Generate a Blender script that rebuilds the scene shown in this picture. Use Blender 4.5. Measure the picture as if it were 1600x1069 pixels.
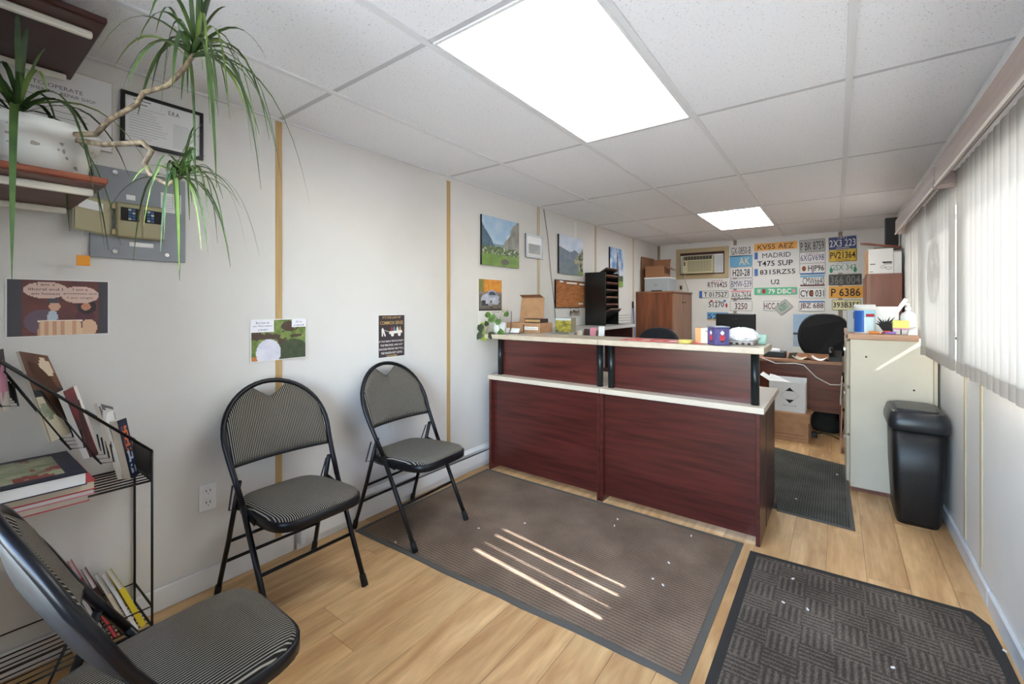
import bpy, math, random
from mathutils import Vector, Matrix, Euler
random.seed(7)
for o in list(bpy.data.objects): bpy.data.objects.remove(o)
scene = bpy.context.scene
COL = scene.collection
PI = math.pi

# ------------------------------------------------------------------ camera
YAW, FPX, HOR, CAMZ = 0.6394, 682.4, 477.0, 1.28
cam = bpy.data.cameras.new('camera'); camo = bpy.data.objects.new('camera', cam); COL.objects.link(camo)
cam.sensor_width = 36.0; cam.lens = 36.0 * FPX / 1600.0
cam.shift_y = -(534.5 - HOR) / 1600.0
cam.clip_start = 0.02
camo.location = (0, 0, CAMZ); camo.rotation_euler = (PI / 2, 0, YAW)
scene.camera = camo
# ------------------------------------------------------------------ world, sun, exposure
SUN_DIR = Vector((-1.0, 0.10, -0.8455)).normalized()      # the way the light travels
w = bpy.data.worlds.new('sky'); scene.world = w; w.use_nodes = True
nt = w.node_tree; bg = nt.nodes['Background']
sky = nt.nodes.new('ShaderNodeTexSky'); sky.sky_type = 'NISHITA'; sky.sun_disc = False
sky.sun_elevation = math.radians(40); sky.sun_rotation = math.radians(96)
nt.links.new(sky.outputs[0], bg.inputs[0]); bg.inputs[1].default_value = 1.5
sl = bpy.data.lights.new('sun', 'SUN'); sl.energy = 17.0; sl.angle = math.radians(0.53); sl.color = (1, 0.98, 0.95)
so = bpy.data.objects.new('sun', sl); COL.objects.link(so); so.location = (6, -1, 6)
so.rotation_euler = SUN_DIR.to_track_quat('-Z', 'Y').to_euler()
PANEL_EMIT = (3.1, 6.0)
scene.view_settings.view_transform = 'Standard'; scene.view_settings.look = 'None'
scene.view_settings.gamma = 1.0; scene.view_settings.use_curve_mapping = False
scene.view_settings.exposure = 1.55

# ------------------------------------------------------------------ materials
def hx(s):
    s = s.lstrip('#'); r = []
    for i in (0, 2, 4):
        c = int(s[i:i + 2], 16) / 255.0
        r.append(c / 12.92 if c <= 0.04045 else ((c + 0.055) / 1.055) ** 2.4)
    return tuple(r)
_m = {}
def mat(name, col='#808080', rough=0.6, metal=0.0, spec=None, emit=None, var=None, bump=None, coat=0):
    """var=(colour2, scale, (sx,sy,sz), detail, lo, hi): noise mix; bump=(scale, strength, (sx,sy,sz))"""
    if name in _m: return _m[name]
    m = bpy.data.materials.new(name); m.use_nodes = True; n = m.node_tree.nodes; l = m.node_tree.links
    b = n['Principled BSDF']; c = hx(col) if isinstance(col, str) else col
    b.inputs['Base Color'].default_value = (*c, 1); b.inputs['Roughness'].default_value = rough
    b.inputs['Metallic'].default_value = metal
    if spec is not None: b.inputs['Specular IOR Level'].default_value = spec
    if coat: b.inputs['Coat Weight'].default_value = coat; b.inputs['Coat Roughness'].default_value = 0.15
    if emit: b.inputs['Emission Color'].default_value = (*hx(emit[0]), 1); b.inputs['Emission Strength'].default_value = emit[1]
    tc = n.new('ShaderNodeTexCoord') if (var or bump) else None
    def noise(scale, stretch, detail):
        mp = n.new('ShaderNodeMapping'); mp.inputs['Scale'].default_value = stretch
        l.new(tc.outputs['Object'], mp.inputs[0])
        t = n.new('ShaderNodeTexNoise'); t.inputs['Scale'].default_value = scale; t.inputs['Detail'].default_value = detail
        l.new(mp.outputs[0], t.inputs['Vector']); return t
    if var:
        c2, sc, st, de, lo, hi = var
        t = noise(sc, st, de); r = n.new('ShaderNodeValToRGB')
        r.color_ramp.elements[0].position = lo; r.color_ramp.elements[1].position = hi
        r.color_ramp.elements[0].color = (*c, 1); r.color_ramp.elements[1].color = (*hx(c2), 1)
        l.new(t.outputs['Fac'], r.inputs[0]); l.new(r.outputs[0], b.inputs['Base Color'])
    if bump:
        sc, stg, st = bump
        t = noise(sc, st, 3); bp = n.new('ShaderNodeBump'); bp.inputs['Strength'].default_value = stg
        bp.inputs['Distance'].default_value = 0.01
        l.new(t.outputs['Fac'], bp.inputs['Height']); l.new(bp.outputs[0], b.inputs['Normal'])
    _m[name] = m; return m
def mnode(name):
    m = bpy.data.materials.new(name); m.use_nodes = True; _m[name] = m
    return m, m.node_tree.nodes, m.node_tree.links, m.node_tree.nodes['Principled BSDF']
def math_(n, l, op, a, b=None, c=None):
    k = n.new('ShaderNodeMath'); k.operation = op
    for i, v in enumerate((a, b, c)):
        if v is None: continue
        if isinstance(v, (int, float)): k.inputs[i].default_value = v
        else: l.new(v, k.inputs[i])
    return k.outputs[0]
def mixc(n, l, fac, a, b):
    k = n.new('ShaderNodeMix'); k.data_type = 'RGBA'
    for idx, v in ((0, fac), (6, a), (7, b)):
        if isinstance(v, (int, float)): k.inputs[idx].default_value = v
        elif isinstance(v, tuple): k.inputs[idx].default_value = (*v, 1)
        else: l.new(v, k.inputs[idx])
    return k.outputs[2]

# vertex-colour print (flat printed pictures)
m, n, l, b = mnode('print_ink')
ca = n.new('ShaderNodeVertexColor'); ca.layer_name = 'Col'
l.new(ca.outputs[0], b.inputs['Base Color']); b.inputs['Roughness'].default_value = 0.45
# striped chair fabric
def fabric(name, lo, hi):
    m, n, l, b = mnode(name)
    tc = n.new('ShaderNodeTexCoord'); sx = n.new('ShaderNodeSeparateXYZ'); l.new(tc.outputs['Object'], sx.inputs[0])
    nz = n.new('ShaderNodeTexNoise'); nz.inputs['Scale'].default_value = 900; l.new(tc.outputs['Object'], nz.inputs['Vector'])
    f = math_(n, l, 'FRACT', math_(n, l, 'MULTIPLY', sx.outputs[1], 1 / 0.0075))
    tri = math_(n, l, 'ABSOLUTE', math_(n, l, 'SUBTRACT', f, 0.5))
    s = math_(n, l, 'SMOOTH_MIN', math_(n, l, 'MULTIPLY', math_(n, l, 'SUBTRACT', tri, 0.28), 7.0), 1.0, 0.1)
    s = math_(n, l, 'MAXIMUM', s, 0.0)
    s = math_(n, l, 'MULTIPLY', s, math_(n, l, 'ADD', math_(n, l, 'MULTIPLY', nz.outputs['Fac'], 0.8), 0.5))
    l.new(mixc(n, l, s, hx(lo), hx(hi)), b.inputs['Base Color']); b.inputs['Roughness'].default_value = 0.95
    b.inputs['Specular IOR Level'].default_value = 0.15
    bp = n.new('ShaderNodeBump'); bp.inputs['Strength'].default_value = 0.5; bp.inputs['Distance'].default_value = 0.002
    l.new(s, bp.inputs['Height']); l.new(bp.outputs[0], b.inputs['Normal'])
fabric('fabric_stripe', '#2b2927', '#b0a899')
# translucent blind slat
m, n, l, b = mnode('slat_vinyl')
b.inputs['Base Color'].default_value = (*hx('#c4c1bb'), 1); b.inputs['Roughness'].default_value = 0.6
tr = n.new('ShaderNodeBsdfTranslucent'); tr.inputs[0].default_value = (*hx('#e9e8e2'), 1)
mx = n.new('ShaderNodeMixShader'); mx.inputs[0].default_value = 0.026
l.new(b.outputs[0], mx.inputs[1]); l.new(tr.outputs[0], mx.inputs[2]); l.new(mx.outputs[0], n['Material Output'].inputs[0])
tc = n.new('ShaderNodeTexCoord'); nz = n.new('ShaderNodeTexNoise'); nz.inputs['Scale'].default_value = 60
mp = n.new('ShaderNodeMapping'); mp.inputs['Scale'].default_value = (6, 6, 1); l.new(tc.outputs['Object'], mp.inputs[0]); l.new(mp.outputs[0], nz.inputs[0])
bp = n.new('ShaderNodeBump'); bp.inputs['Strength'].default_value = 0.15; l.new(nz.outputs['Fac'], bp.inputs['Height']); l.new(bp.outputs[0], b.inputs['Normal'])
# glass
m, n, l, b = mnode('glass')
tp = n.new('ShaderNodeBsdfTransparent'); gl = n.new('ShaderNodeBsdfGlossy'); gl.inputs['Roughness'].default_value = 0.02
mx = n.new('ShaderNodeMixShader'); fr = n.new('ShaderNodeFresnel'); fr.inputs[0].default_value = 1.45
l.new(fr.outputs[0], mx.inputs[0]); l.new(tp.outputs[0], mx.inputs[1]); l.new(gl.outputs[0], mx.inputs[2])
l.new(mx.outputs[0], n['Material Output'].inputs[0])
# laminate floor plank
m, n, l, b = mnode('laminate')
tc = n.new('ShaderNodeTexCoord'); oi = n.new('ShaderNodeObjectInfo')
ad = n.new('ShaderNodeVectorMath'); ad.operation = 'ADD'; l.new(tc.outputs['Object'], ad.inputs[0])
cb = n.new('ShaderNodeCombineXYZ'); l.new(math_(n, l, 'MULTIPLY', oi.outputs['Random'], 37.0), cb.inputs[2]); l.new(cb.outputs[0], ad.inputs[1])
mp = n.new('ShaderNodeMapping'); mp.inputs['Scale'].default_value = (1, 0.14, 1); l.new(ad.outputs[0], mp.inputs[0])
t1 = n.new('ShaderNodeTexNoise'); t1.inputs['Scale'].default_value = 9; t1.inputs['Detail'].default_value = 6; t1.inputs['Distortion'].default_value = 1.2; l.new(mp.outputs[0], t1.inputs[0])
t2 = n.new('ShaderNodeTexNoise'); t2.inputs['Scale'].default_value = 60; t2.inputs['Detail'].default_value = 5; l.new(mp.outputs[0], t2.inputs[0])
t3 = n.new('ShaderNodeTexNoise'); t3.inputs['Scale'].default_value = 7; t3.inputs['Detail'].default_value = 2; l.new(ad.outputs[0], t3.inputs[0])
rp = n.new('ShaderNodeValToRGB'); e = rp.color_ramp.elements
e[0].position = 0.30; e[0].color = (*hx('#b98c5c'), 1); e[1].position = 0.68; e[1].color = (*hx('#e4bd88'), 1)
l.new(t1.outputs['Fac'], rp.inputs[0])
c1 = mixc(n, l, math_(n, l, 'MULTIPLY', math_(n, l, 'SUBTRACT', t2.outputs['Fac'], 0.35), 0.7), rp.outputs[0], hx('#86643f'))
dk = n.new('ShaderNodeValToRGB'); dk.color_ramp.elements[0].position = 0.66; dk.color_ramp.elements[1].position = 0.85
l.new(t3.outputs['Fac'], dk.inputs[0])
c2 = mixc(n, l, math_(n, l, 'MULTIPLY', dk.outputs[0], 0.35), c1, hx('#7d5a3a'))
hs = n.new('ShaderNodeHueSaturation'); l.new(c2, hs.inputs['Color'])
l.new(math_(n, l, 'ADD', 0.93, math_(n, l, 'MULTIPLY', oi.outputs['Random'], 0.14)), hs.inputs['Value'])
l.new(hs.outputs[0], b.inputs['Base Color']); b.inputs['Roughness'].default_value = 0.42
# ceiling tile
m, n, l, b = mnode('ceiling_tile')
tc = n.new('ShaderNodeTexCoord'); oi = n.new('ShaderNodeObjectInfo')
ad = n.new('ShaderNodeVectorMath'); ad.operation = 'ADD'; l.new(tc.outputs['Object'], ad.inputs[0])
cb = n.new('ShaderNodeCombineXYZ'); l.new(math_(n, l, 'MULTIPLY', oi.outputs['Random'], 53.0), cb.inputs[0]); l.new(cb.outputs[0], ad.inputs[1])
t1 = n.new('ShaderNodeTexNoise'); t1.inputs['Scale'].default_value = 125; t1.inputs['Detail'].default_value = 3; l.new(ad.outputs[0], t1.inputs[0])
rp = n.new('ShaderNodeValToRGB'); e = rp.color_ramp.elements
e[0].position = 0.28; e[0].color = (*hx('#b9baba'), 1); e[1].position = 0.39; e[1].color = (*hx('#ecedee'), 1)
l.new(t1.outputs['Fac'], rp.inputs[0]); l.new(rp.outputs[0], b.inputs['Base Color']); b.inputs['Roughness'].default_value = 0.95
bp = n.new('ShaderNodeBump'); bp.inputs['Strength'].default_value = 0.5; bp.inputs['Distance'].default_value = 0.004
l.new(rp.outputs[0], bp.inputs['Height']); l.new(bp.outputs[0], b.inputs['Normal'])
# ribbed entrance carpet
def carpet(name, lo, hi, rib, axis, basket=False):
    m, n, l, b = mnode(name)
    tc = n.new('ShaderNodeTexCoord'); sx = n.new('ShaderNodeSeparateXYZ'); l.new(tc.outputs['Object'], sx.inputs[0])
    def wave(o, p): return math_(n, l, 'SINE', math_(n, l, 'MULTIPLY', o, 2 * PI / p))
    nz = n.new('ShaderNodeTexNoise'); nz.inputs['Scale'].default_value = 260; nz.inputs['Detail'].default_value = 3; l.new(tc.outputs['Object'], nz.inputs[0])
    n2 = n.new('ShaderNodeTexNoise'); n2.inputs['Scale'].default_value = 3.5; n2.inputs['Detail'].default_value = 4; l.new(tc.outputs['Object'], n2.inputs[0])
    if basket:
        ck = n.new('ShaderNodeTexChecker'); ck.inputs['Scale'].default_value = 1 / 0.105
        l.new(tc.outputs['Object'], ck.inputs[0])
        wv = math_(n, l, 'ADD', math_(n, l, 'MULTIPLY', wave(sx.outputs[0], rib), ck.outputs['Fac']),
                   math_(n, l, 'MULTIPLY', wave(sx.outputs[1], rib), math_(n, l, 'SUBTRACT', 1.0, ck.outputs['Fac'])))
    else: wv = wave(sx.outputs[axis], rib)
    h = math_(n, l, 'ADD', math_(n, l, 'MULTIPLY', wv, 0.13), math_(n, l, 'MULTIPLY', nz.outputs['Fac'], 1.0))
    f = math_(n, l, 'ADD', math_(n, l, 'MULTIPLY', math_(n, l, 'SUBTRACT', h, 0.35), 1.4), math_(n, l, 'SUBTRACT', n2.outputs['Fac'], 0.5))
    cl = n.new('ShaderNodeClamp'); l.new(f, cl.inputs[0])
    l.new(mixc(n, l, cl.outputs[0], hx(lo), hx(hi)), b.inputs['Base Color']); b.inputs['Roughness'].default_value = 1
    b.inputs['Specular IOR Level'].default_value = 0.1
    bp = n.new('ShaderNodeBump'); bp.inputs['Strength'].default_value = 0.9; bp.inputs['Distance'].default_value = 0.006
    l.new(h, bp.inputs['Height']); l.new(bp.outputs[0], b.inputs['Normal'])
carpet('carpet_brown', '#6a594b', '#b59f8b', 0.017, 1)
carpet('carpet_charcoal', '#474039', '#988c80', 0.022, 1, True)
carpet('carpet_green_grey', '#42413c', '#82817a', 0.014, 0)
# wall paint, wood and so on
mat('wall_paint', '#dddad5', 0.55, var=('#d3d0ca', 1.6, (1, 1, 1), 5, 0.45, 0.75), bump=(35, 0.04, (1, 1, 1)))
mat('white_paint', '#e4e4e3', 0.45, var=('#d2d3d4', 6, (1, 1, 1), 4, 0.5, 0.8)); mat('grey_white_paint', '#d3d7da', 0.35, var=('#b9bec4', 9, (1, .4, 1), 4, 0.45, 0.75))
mat('batten_gold', '#c0a06c', 0.5, var=('#b08e5c', 12, (8, 8, .3), 3, .3, .7)); mat('batten_tan', '#c3b598', 0.5); mat('batten_brown', '#8d7f6c', 0.55)
mat('tbar', '#dfe0e0', 0.4); mat('tbar_mid', '#bfc0c1', 0.5); mat('tbar_dark', '#8e8f90', 0.5)
mat('mahogany', '#58251f', 0.28, var=('#371511', 7, (0.35, 1, 5), 6, 0.35, 0.7), coat=0.15)
mat('mahogany_end', '#4a2424', 0.3, var=('#341917', 7, (1, 4, .35), 6, 0.35, 0.7))
mat('counter_top', '#c6b7a3', 0.35, var=('#b8a995', 30, (1, 1, 1), 4, .3, .7)); mat('counter_edge', '#cdc0ae', 0.35)
mat('counter_grey', '#b7b6b3', 0.35)
mat('post_black', '#1a2022', 0.3, metal=0.3); mat('black_metal', '#16161a', 0.33, metal=0.4); mat('wire_black', '#0c0c0d', 0.4)
mat('black_plastic', '#0f0f10', 0.42, bump=(160, 0.12, (1, 1, 1))); mat('bin_lid', '#202226', 0.35); mat('rubber', '#101010', 0.8)
mat('black_fabric', '#0a0a0b', 0.9); mat('vinyl_taupe', '#3f3a35', 0.6); mat('rug_border', '#5b5852', 0.9); mat('rug_border_dark', '#2e2c29', 0.9)
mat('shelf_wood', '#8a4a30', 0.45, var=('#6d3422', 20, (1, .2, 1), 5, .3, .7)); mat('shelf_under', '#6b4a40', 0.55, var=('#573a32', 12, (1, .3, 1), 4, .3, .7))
mat('dark_walnut', '#4a211b', 0.4, var=('#331512', 14, (1, .2, 1), 4, .3, .7)); mat('bracket_cream', '#e5dfd0', 0.4)
mat('cabinet_wood', '#83492a', 0.4, var=('#5d2f18', 16, (1.2, 1.2, .12), 6, .35, .7)); mat('cabinet_door', '#93684d', 0.4, var=('#7f563d', 10, (1, 1, .2), 4, .3, .7))
mat('hutch_wood', '#85503f', 0.4, var=('#714032', 9, (1, 1, .15), 4, .3, .7)); mat('desk_wood', '#7a3a20', 0.38, var=('#5b2713', 8, (.4, 1, 4), 5, .3, .7))
mat('desk_top', '#a1714f', 0.35, var=('#8a5c3c', 10, (.3, 2, 1), 4, .3, .7)); mat('pine_board', '#c79e82', 0.5, var=('#b18567', 14, (.25, 3, 3), 4, .3, .7))
mat('beige_metal', '#cfc5b0', 0.45, var=('#c4baa6', 3, (1, 1, 1), 3, .4, .7)); mat('beige_trim', '#b9ae98', 0.5)
mat('cardboard', '#b98f6b', 0.8, var=('#a97f5c', 14, (1, 1, 1), 3, .3, .7)); mat('cardboard_in', '#a27a58', 0.85); mat('cardboard_dark', '#8d6245', 0.85)
mat('paper', '#e9e8e6', 0.8); mat('paper_cream', '#d8d0c0', 0.8); mat('white_plastic', '#e8e8e8', 0.35); mat('ink', '#1d1b1b', 0.7); mat('frame_black', '#0d0c0d', 0.3)
mat('panel_grey', '#8d9197', 0.4); mat('panel_olive', '#8e8665', 0.4); mat('panel_olive_in', '#a39a76', 0.45); mat('breaker_blue', '#2c5f9a', 0.4); mat('chrome', '#c0c0c0', 0.2, metal=1.0)
mat('orange_paper', '#f2a23a', 0.8); mat('string', '#dcd9d2', 0.8); mat('cork', '#b5743f', 0.9, var=('#8c5328', 40, (.5, 1, 1.5), 4, .35, .7)); mat('silver', '#a8adb2', 0.35, metal=0.4)
mat('ac_cream', '#c6bc97', 0.5); mat('ac_vent', '#8f886f', 0.6); mat('ac_dark', '#3a352c', 0.6); mat('trim_tan', '#b5a27c', 0.55); mat('dark_red', '#3a1412', 0.6)
mat('valance', '#9b8a82', 0.5, var=('#86766f', 6, (6, .3, 6), 4, .3, .7)); mat('valance_edge', '#c9c3bb', 0.4)
mat('leaf_long', '#46602a', 0.45, var=('#2a421b', 14, (1, 1, 1), 3, .3, .7)); mat('leaf_pale', '#748c45', 0.45); mat('stem_brown', '#8a7a63', 0.8, var=('#5d4f3e', 60, (1, 1, 1), 3, .4, .6))
mat('pothos', '#3c5a25', 0.35, var=('#5d7f3a', 30, (1, 1, 1), 3, .4, .7)); mat('pothos_dark', '#26331b', 0.4); mat('pothos_lime', '#8da33a', 0.45)
mat('soil', '#2a211a', 1.0); mat('pot_white', '#d9d7d0', 0.35, var=('#9a9288', 45, (1, 1, 1), 1, .68, .70)); mat('heater', '#e2e2e0', 0.35); mat('heater_dark', '#4c4c4e', 0.5)
mat('foil', '#e9e9ea', 0.5, bump=(45, 1.0, (1, 1, 1))); mat('clear_bottle', '#dfe3e6', 0.15)
# ------------------------------------------------------------------ mesh helpers
class MB:
    """collects shapes; build() links them as ONE mesh object. With a thing T, coordinates are world ones and made local to it."""
    def __init__(s, T=None): s.v = []; s.f = []; s.mi = []; s.T = T; s.cur = 0; s.sm = []
    def add(s, vs, fs, smooth=False):
        o = len(s.v); s.v += [Vector(p) for p in vs]
        for f in fs: s.f.append([i + o for i in f]); s.mi.append(s.cur); s.sm.append(smooth)
        return s
    def m(s, i): s.cur = i; return s
    def box(s, x0, y0, z0, x1, y1, z1):
        if x0 > x1: x0, x1 = x1, x0
        if y0 > y1: y0, y1 = y1, y0
        if z0 > z1: z0, z1 = z1, z0
        return s.add([(x0, y0, z0), (x1, y0, z0), (x1, y1, z0), (x0, y1, z0), (x0, y0, z1), (x1, y0, z1), (x1, y1, z1), (x0, y1, z1)],
                     [(3, 2, 1, 0), (4, 5, 6, 7), (0, 1, 5, 4), (1, 2, 6, 5), (2, 3, 7, 6), (3, 0, 4, 7)])
    def hexa(s, b4, t4):
        return s.add(list(b4) + list(t4), [(3, 2, 1, 0), (4, 5, 6, 7), (0, 1, 5, 4), (1, 2, 6, 5), (2, 3, 7, 6), (3, 0, 4, 7)])
    def obox(s, c, ax, ay, az):
        c = Vector(c); ax = Vector(ax) / 2; ay = Vector(ay) / 2; az = Vector(az) / 2
        return s.hexa([c - ax - ay - az, c + ax - ay - az, c + ax + ay - az, c - ax + ay - az], [c - ax - ay + az, c + ax - ay + az, c + ax + ay + az, c - ax + ay + az])
    def rings(s, rs, closed=False, cap=True, smooth=True):
        n = len(rs[0]); vs = [p for r in rs for p in r]; fs = []; k = len(rs)
        for a in range(k if closed else k - 1):
            b_ = (a + 1) % k
            for i in range(n): j = (i + 1) % n; fs.append((a * n + i, a * n + j, b_ * n + j, b_ * n + i))
        o = len(s.v); s.add(vs, fs, smooth)
        if cap and not closed:
            s.f.append([o + i for i in range(n)][::-1]); s.mi.append(s.cur); s.sm.append(False)
            s.f.append([o + (k - 1) * n + i for i in range(n)]); s.mi.append(s.cur); s.sm.append(False)
        return s
    def tube(s, pts, r, n=8, closed=False, cap=True):
        pts = [Vector(p) for p in pts]; rs = []; k = len(pts)
        rr = r if isinstance(r, (list, tuple)) else [r] * k
        up = None
        for i, p in enumerate(pts):
            a = pts[i - 1] if (i or closed) else p; b_ = pts[(i + 1) % k] if (i < k - 1 or closed) else p
            d = (b_ - a).normalized()
            if up is None: up = d.orthogonal().normalized()
            up = (up - d * up.dot(d)).normalized(); sd = d.cross(up)
            rs.append([p + (up * math.cos(t * 2 * PI / n) + sd * math.sin(t * 2 * PI / n)) * rr[i] for t in range(n)])
        return s.rings(rs, closed, cap)
    def lathe(s, prof, c=(0, 0, 0), n=20, cap=True, smooth=True):
        c = Vector(c)
        return s.rings([[c + Vector((r * math.cos(t * 2 * PI / n), r * math.sin(t * 2 * PI / n), z)) for t in range(n)] for r, z in prof], False, cap, smooth)
    def prism(s, poly, z0, z1):
        n = len(poly); vs = [(x, y, z0) for x, y in poly] + [(x, y, z1) for x, y in poly]
        return s.add(vs, [list(range(n))[::-1], list(range(n, 2 * n))] + [(i, (i + 1) % n, n + (i + 1) % n, n + i) for i in range(n)])
    def plate(s, poly, y0, y1):      # outline in xz, extruded along y
        n = len(poly); vs = [(x, y0, z) for x, z in poly] + [(x, y1, z) for x, z in poly]
        return s.add(vs, [list(range(n)), list(range(n, 2 * n))[::-1]] + [((i + 1) % n, i, n + i, n + (i + 1) % n) for i in range(n)])
    def face(s, *p): return s.add(p, [tuple(range(len(p)))])
    def build(s, name, mats, parent=None, bevel=0, seg=1, fix=False):
        off = Vector(s.T.location) if s.T is not None else Vector((0, 0, 0))
        if parent is None and s.T is not None: parent = s.T
        me = bpy.data.meshes.new(name); me.from_pydata([tuple(p - off) for p in s.v], [], s.f)
        ms = mats if isinstance(mats, (list, tuple)) else [mats]
        for q in ms: me.materials.append(_m[q] if isinstance(q, str) else q)
        for p, i, k in zip(me.polygons, s.mi, s.sm): p.material_index = i; p.use_smooth = k
        me.update()
        o = bpy.data.objects.new(name, me); COL.objects.link(o)
        if parent is not None: o.parent = parent
        if bevel:
            bm = o.modifiers.new('bevel', 'BEVEL'); bm.width = bevel; bm.segments = seg; bm.limit_method = 'ANGLE'; bm.angle_limit = 0.6
        return o
def tag(o, label, cat, group=None):
    o['label'] = label; o['category'] = cat
    if group: o['group'] = group
    return o
def thing(name, label, cat, loc=(0, 0, 0), rz=0, group=None):
    o = bpy.data.objects.new(name, None); COL.objects.link(o); o.empty_display_size = 0.1
    o.location = loc; o.rotation_euler = (0, 0, rz); return tag(o, label, cat, group)
def struct(o): o['kind'] = 'structure'; return o
def W(T): return MB(T)
def copy_tree(o, parent=None):
    c = o.copy(); COL.objects.link(c); c.parent = parent
    for ch in [x for x in bpy.data.objects if x.parent == o]: copy_tree(ch, c)
    return c
def rrect(w, h, r, n=4):
    out = []
    for cx, cz, a0 in ((w / 2 - r, h / 2 - r, 0), (-w / 2 + r, h / 2 - r, 90), (-w / 2 + r, -h / 2 + r, 180), (w / 2 - r, -h / 2 + r, 270)):
        for i in range(n + 1): a = math.radians(a0 + 90 * i / n); out.append((cx + r * math.cos(a), cz + r * math.sin(a)))
    return out
# facing helper: local x to the right, z up, front towards -y
RZ_LEFT, RZ_RIGHT = PI / 2, -PI / 2
def text(body, mname, parent, x, z, wd, ht, y=-0.002, name='lettering', rot=0, bold=0.0, align='C'):
    cu = bpy.data.curves.new('t', 'FONT'); cu.body = body; cu.size = 1; cu.align_x = 'LEFT'; cu.resolution_u = 2; cu.offset = bold
    to = bpy.data.objects.new('t', cu); COL.objects.link(to)
    dg = bpy.context.evaluated_depsgraph_get(); me = bpy.data.meshes.new_from_object(to.evaluated_get(dg))
    bpy.data.objects.remove(to); bpy.data.curves.remove(cu)
    if not me.vertices: return None
    xs = [v.co.x for v in me.vertices]; ys = [v.co.y for v in me.vertices]
    x0, x1, y0, y1 = min(xs), max(xs), min(ys), max(ys)
    sx = wd / max(x1 - x0, 1e-6); sy = ht / max(y1 - y0, 1e-6); ca, sa = math.cos(rot), math.sin(rot)
    for v in me.vertices:
        a = (v.co.x - (x0 + x1) / 2) * sx; b_ = (v.co.y - (y0 + y1) / 2) * sy
        v.co = (x + a * ca - b_ * sa, y, z + a * sa + b_ * ca)
    me.materials.clear(); me.materials.append(_m[mname] if isinstance(mname, str) else mname); me.name = name
    o = bpy.data.objects.new(name, me); COL.objects.link(o); o.parent = parent; return o
def vprint(fn, wd, ht, nx, ny, parent, y=-0.001, name='printed_picture'):
    """flat print: a grid whose faces carry the colour fn(u, v), u right 0..1, v up 0..1"""
    vs = [((i / nx - .5) * wd, y, (j / ny - .5) * ht) for j in range(ny + 1) for i in range(nx + 1)]
    fs = [(j * (nx + 1) + i, j * (nx + 1) + i + 1, (j + 1) * (nx + 1) + i + 1, (j + 1) * (nx + 1) + i) for j in range(ny) for i in range(nx)]
    me = bpy.data.meshes.new(name); me.from_pydata(vs, [], fs)
    at = me.color_attributes.new('Col', 'FLOAT_COLOR', 'CORNER'); k = 0
    for j in range(ny):
        for i in range(nx):
            c = fn((i + .5) / nx, (j + .5) / ny); c = hx(c) if isinstance(c, str) else c
            for q in range(4): at.data[k].color = (*c, 1); k += 1
    me.materials.append(_m['print_ink']); o = bpy.data.objects.new(name, me); COL.objects.link(o); o.parent = parent; return o
def lerp(a, b_, t): t = max(0, min(1, t)); return tuple(p + (q - p) * t for p, q in zip(hx(a) if isinstance(a, str) else a, hx(b_) if isinstance(b_, str) else b_))
def rnd(i, j, s=0): return (math.sin(i * 127.1 + j * 311.7 + s * 74.7) * 43758.5453) % 1.0
def vn(x, y, s=0):
    i, j = math.floor(x), math.floor(y); fx, fy = x - i, y - j; fx = fx * fx * (3 - 2 * fx); fy = fy * fy * (3 - 2 * fy)
    a = rnd(i, j, s) + (rnd(i + 1, j, s) - rnd(i, j, s)) * fx; b_ = rnd(i, j + 1, s) + (rnd(i + 1, j + 1, s) - rnd(i, j + 1, s)) * fx
    return a + (b_ - a) * fy
def fbm(x, y, s=0): return vn(x, y, s) * .55 + vn(2.1 * x, 2.1 * y, s + 3) * .3 + vn(4.3 * x, 4.3 * y, s + 7) * .15
# pixel of the 1600x1069 photo -> point on a plane of the room
def px(u, v, axis, val):
    a = (u - 800) / FPX; d = Vector((a * math.cos(YAW) - math.sin(YAW), a * math.sin(YAW) + math.cos(YAW), -(v - HOR) / FPX))
    t = (val - (CAMZ if axis == 2 else 0)) / d[axis]
    return Vector((d.x * t, d.y * t, CAMZ + d.z * t))

# ------------------------------------------------------------------ the room
XL, XR, YF, YB, ZC = -2.283, 0.523, -0.14, 6.975, 2.22
fl = struct(MB().box(XL - .1, YF - .1, -0.06, XR + .1, YB + .1, -0.008).build('floor', 'dark_walnut'))
PW = 0.1545; i = 0; x = -0.196 - PW * 14
while x < XR:
    y = YF - rnd(i, 3) * 1.2
    if abs(x - (-0.05)) < .02: y = YF - .38
    while y < YB:
        a, b_ = max(x + .0007, XL), min(x + PW - .0007, XR); c, d = max(y + .0008, YF), min(y + 1.215 - .0008, YB)
        if b_ - a > .01 and d - c > .02:
            MB().box(a, c, -0.008, b_, d, 0.0).build('plank', 'laminate', fl)
        y += 1.215
    x += PW; i += 1
cl = struct(MB().box(XL - .1, YF - .1, ZC + .03, XR + .1, YB + .1, ZC + .08).build('ceiling', 'white_paint'))
GX = [XL, -1.788, -1.178, -0.568, 0.042, XR]; GY = [YF] + [1.078 + 1.2192 * k for k in range(5)] + [YB]
LIGHTS = ((2, 1), (2, 4))
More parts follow.
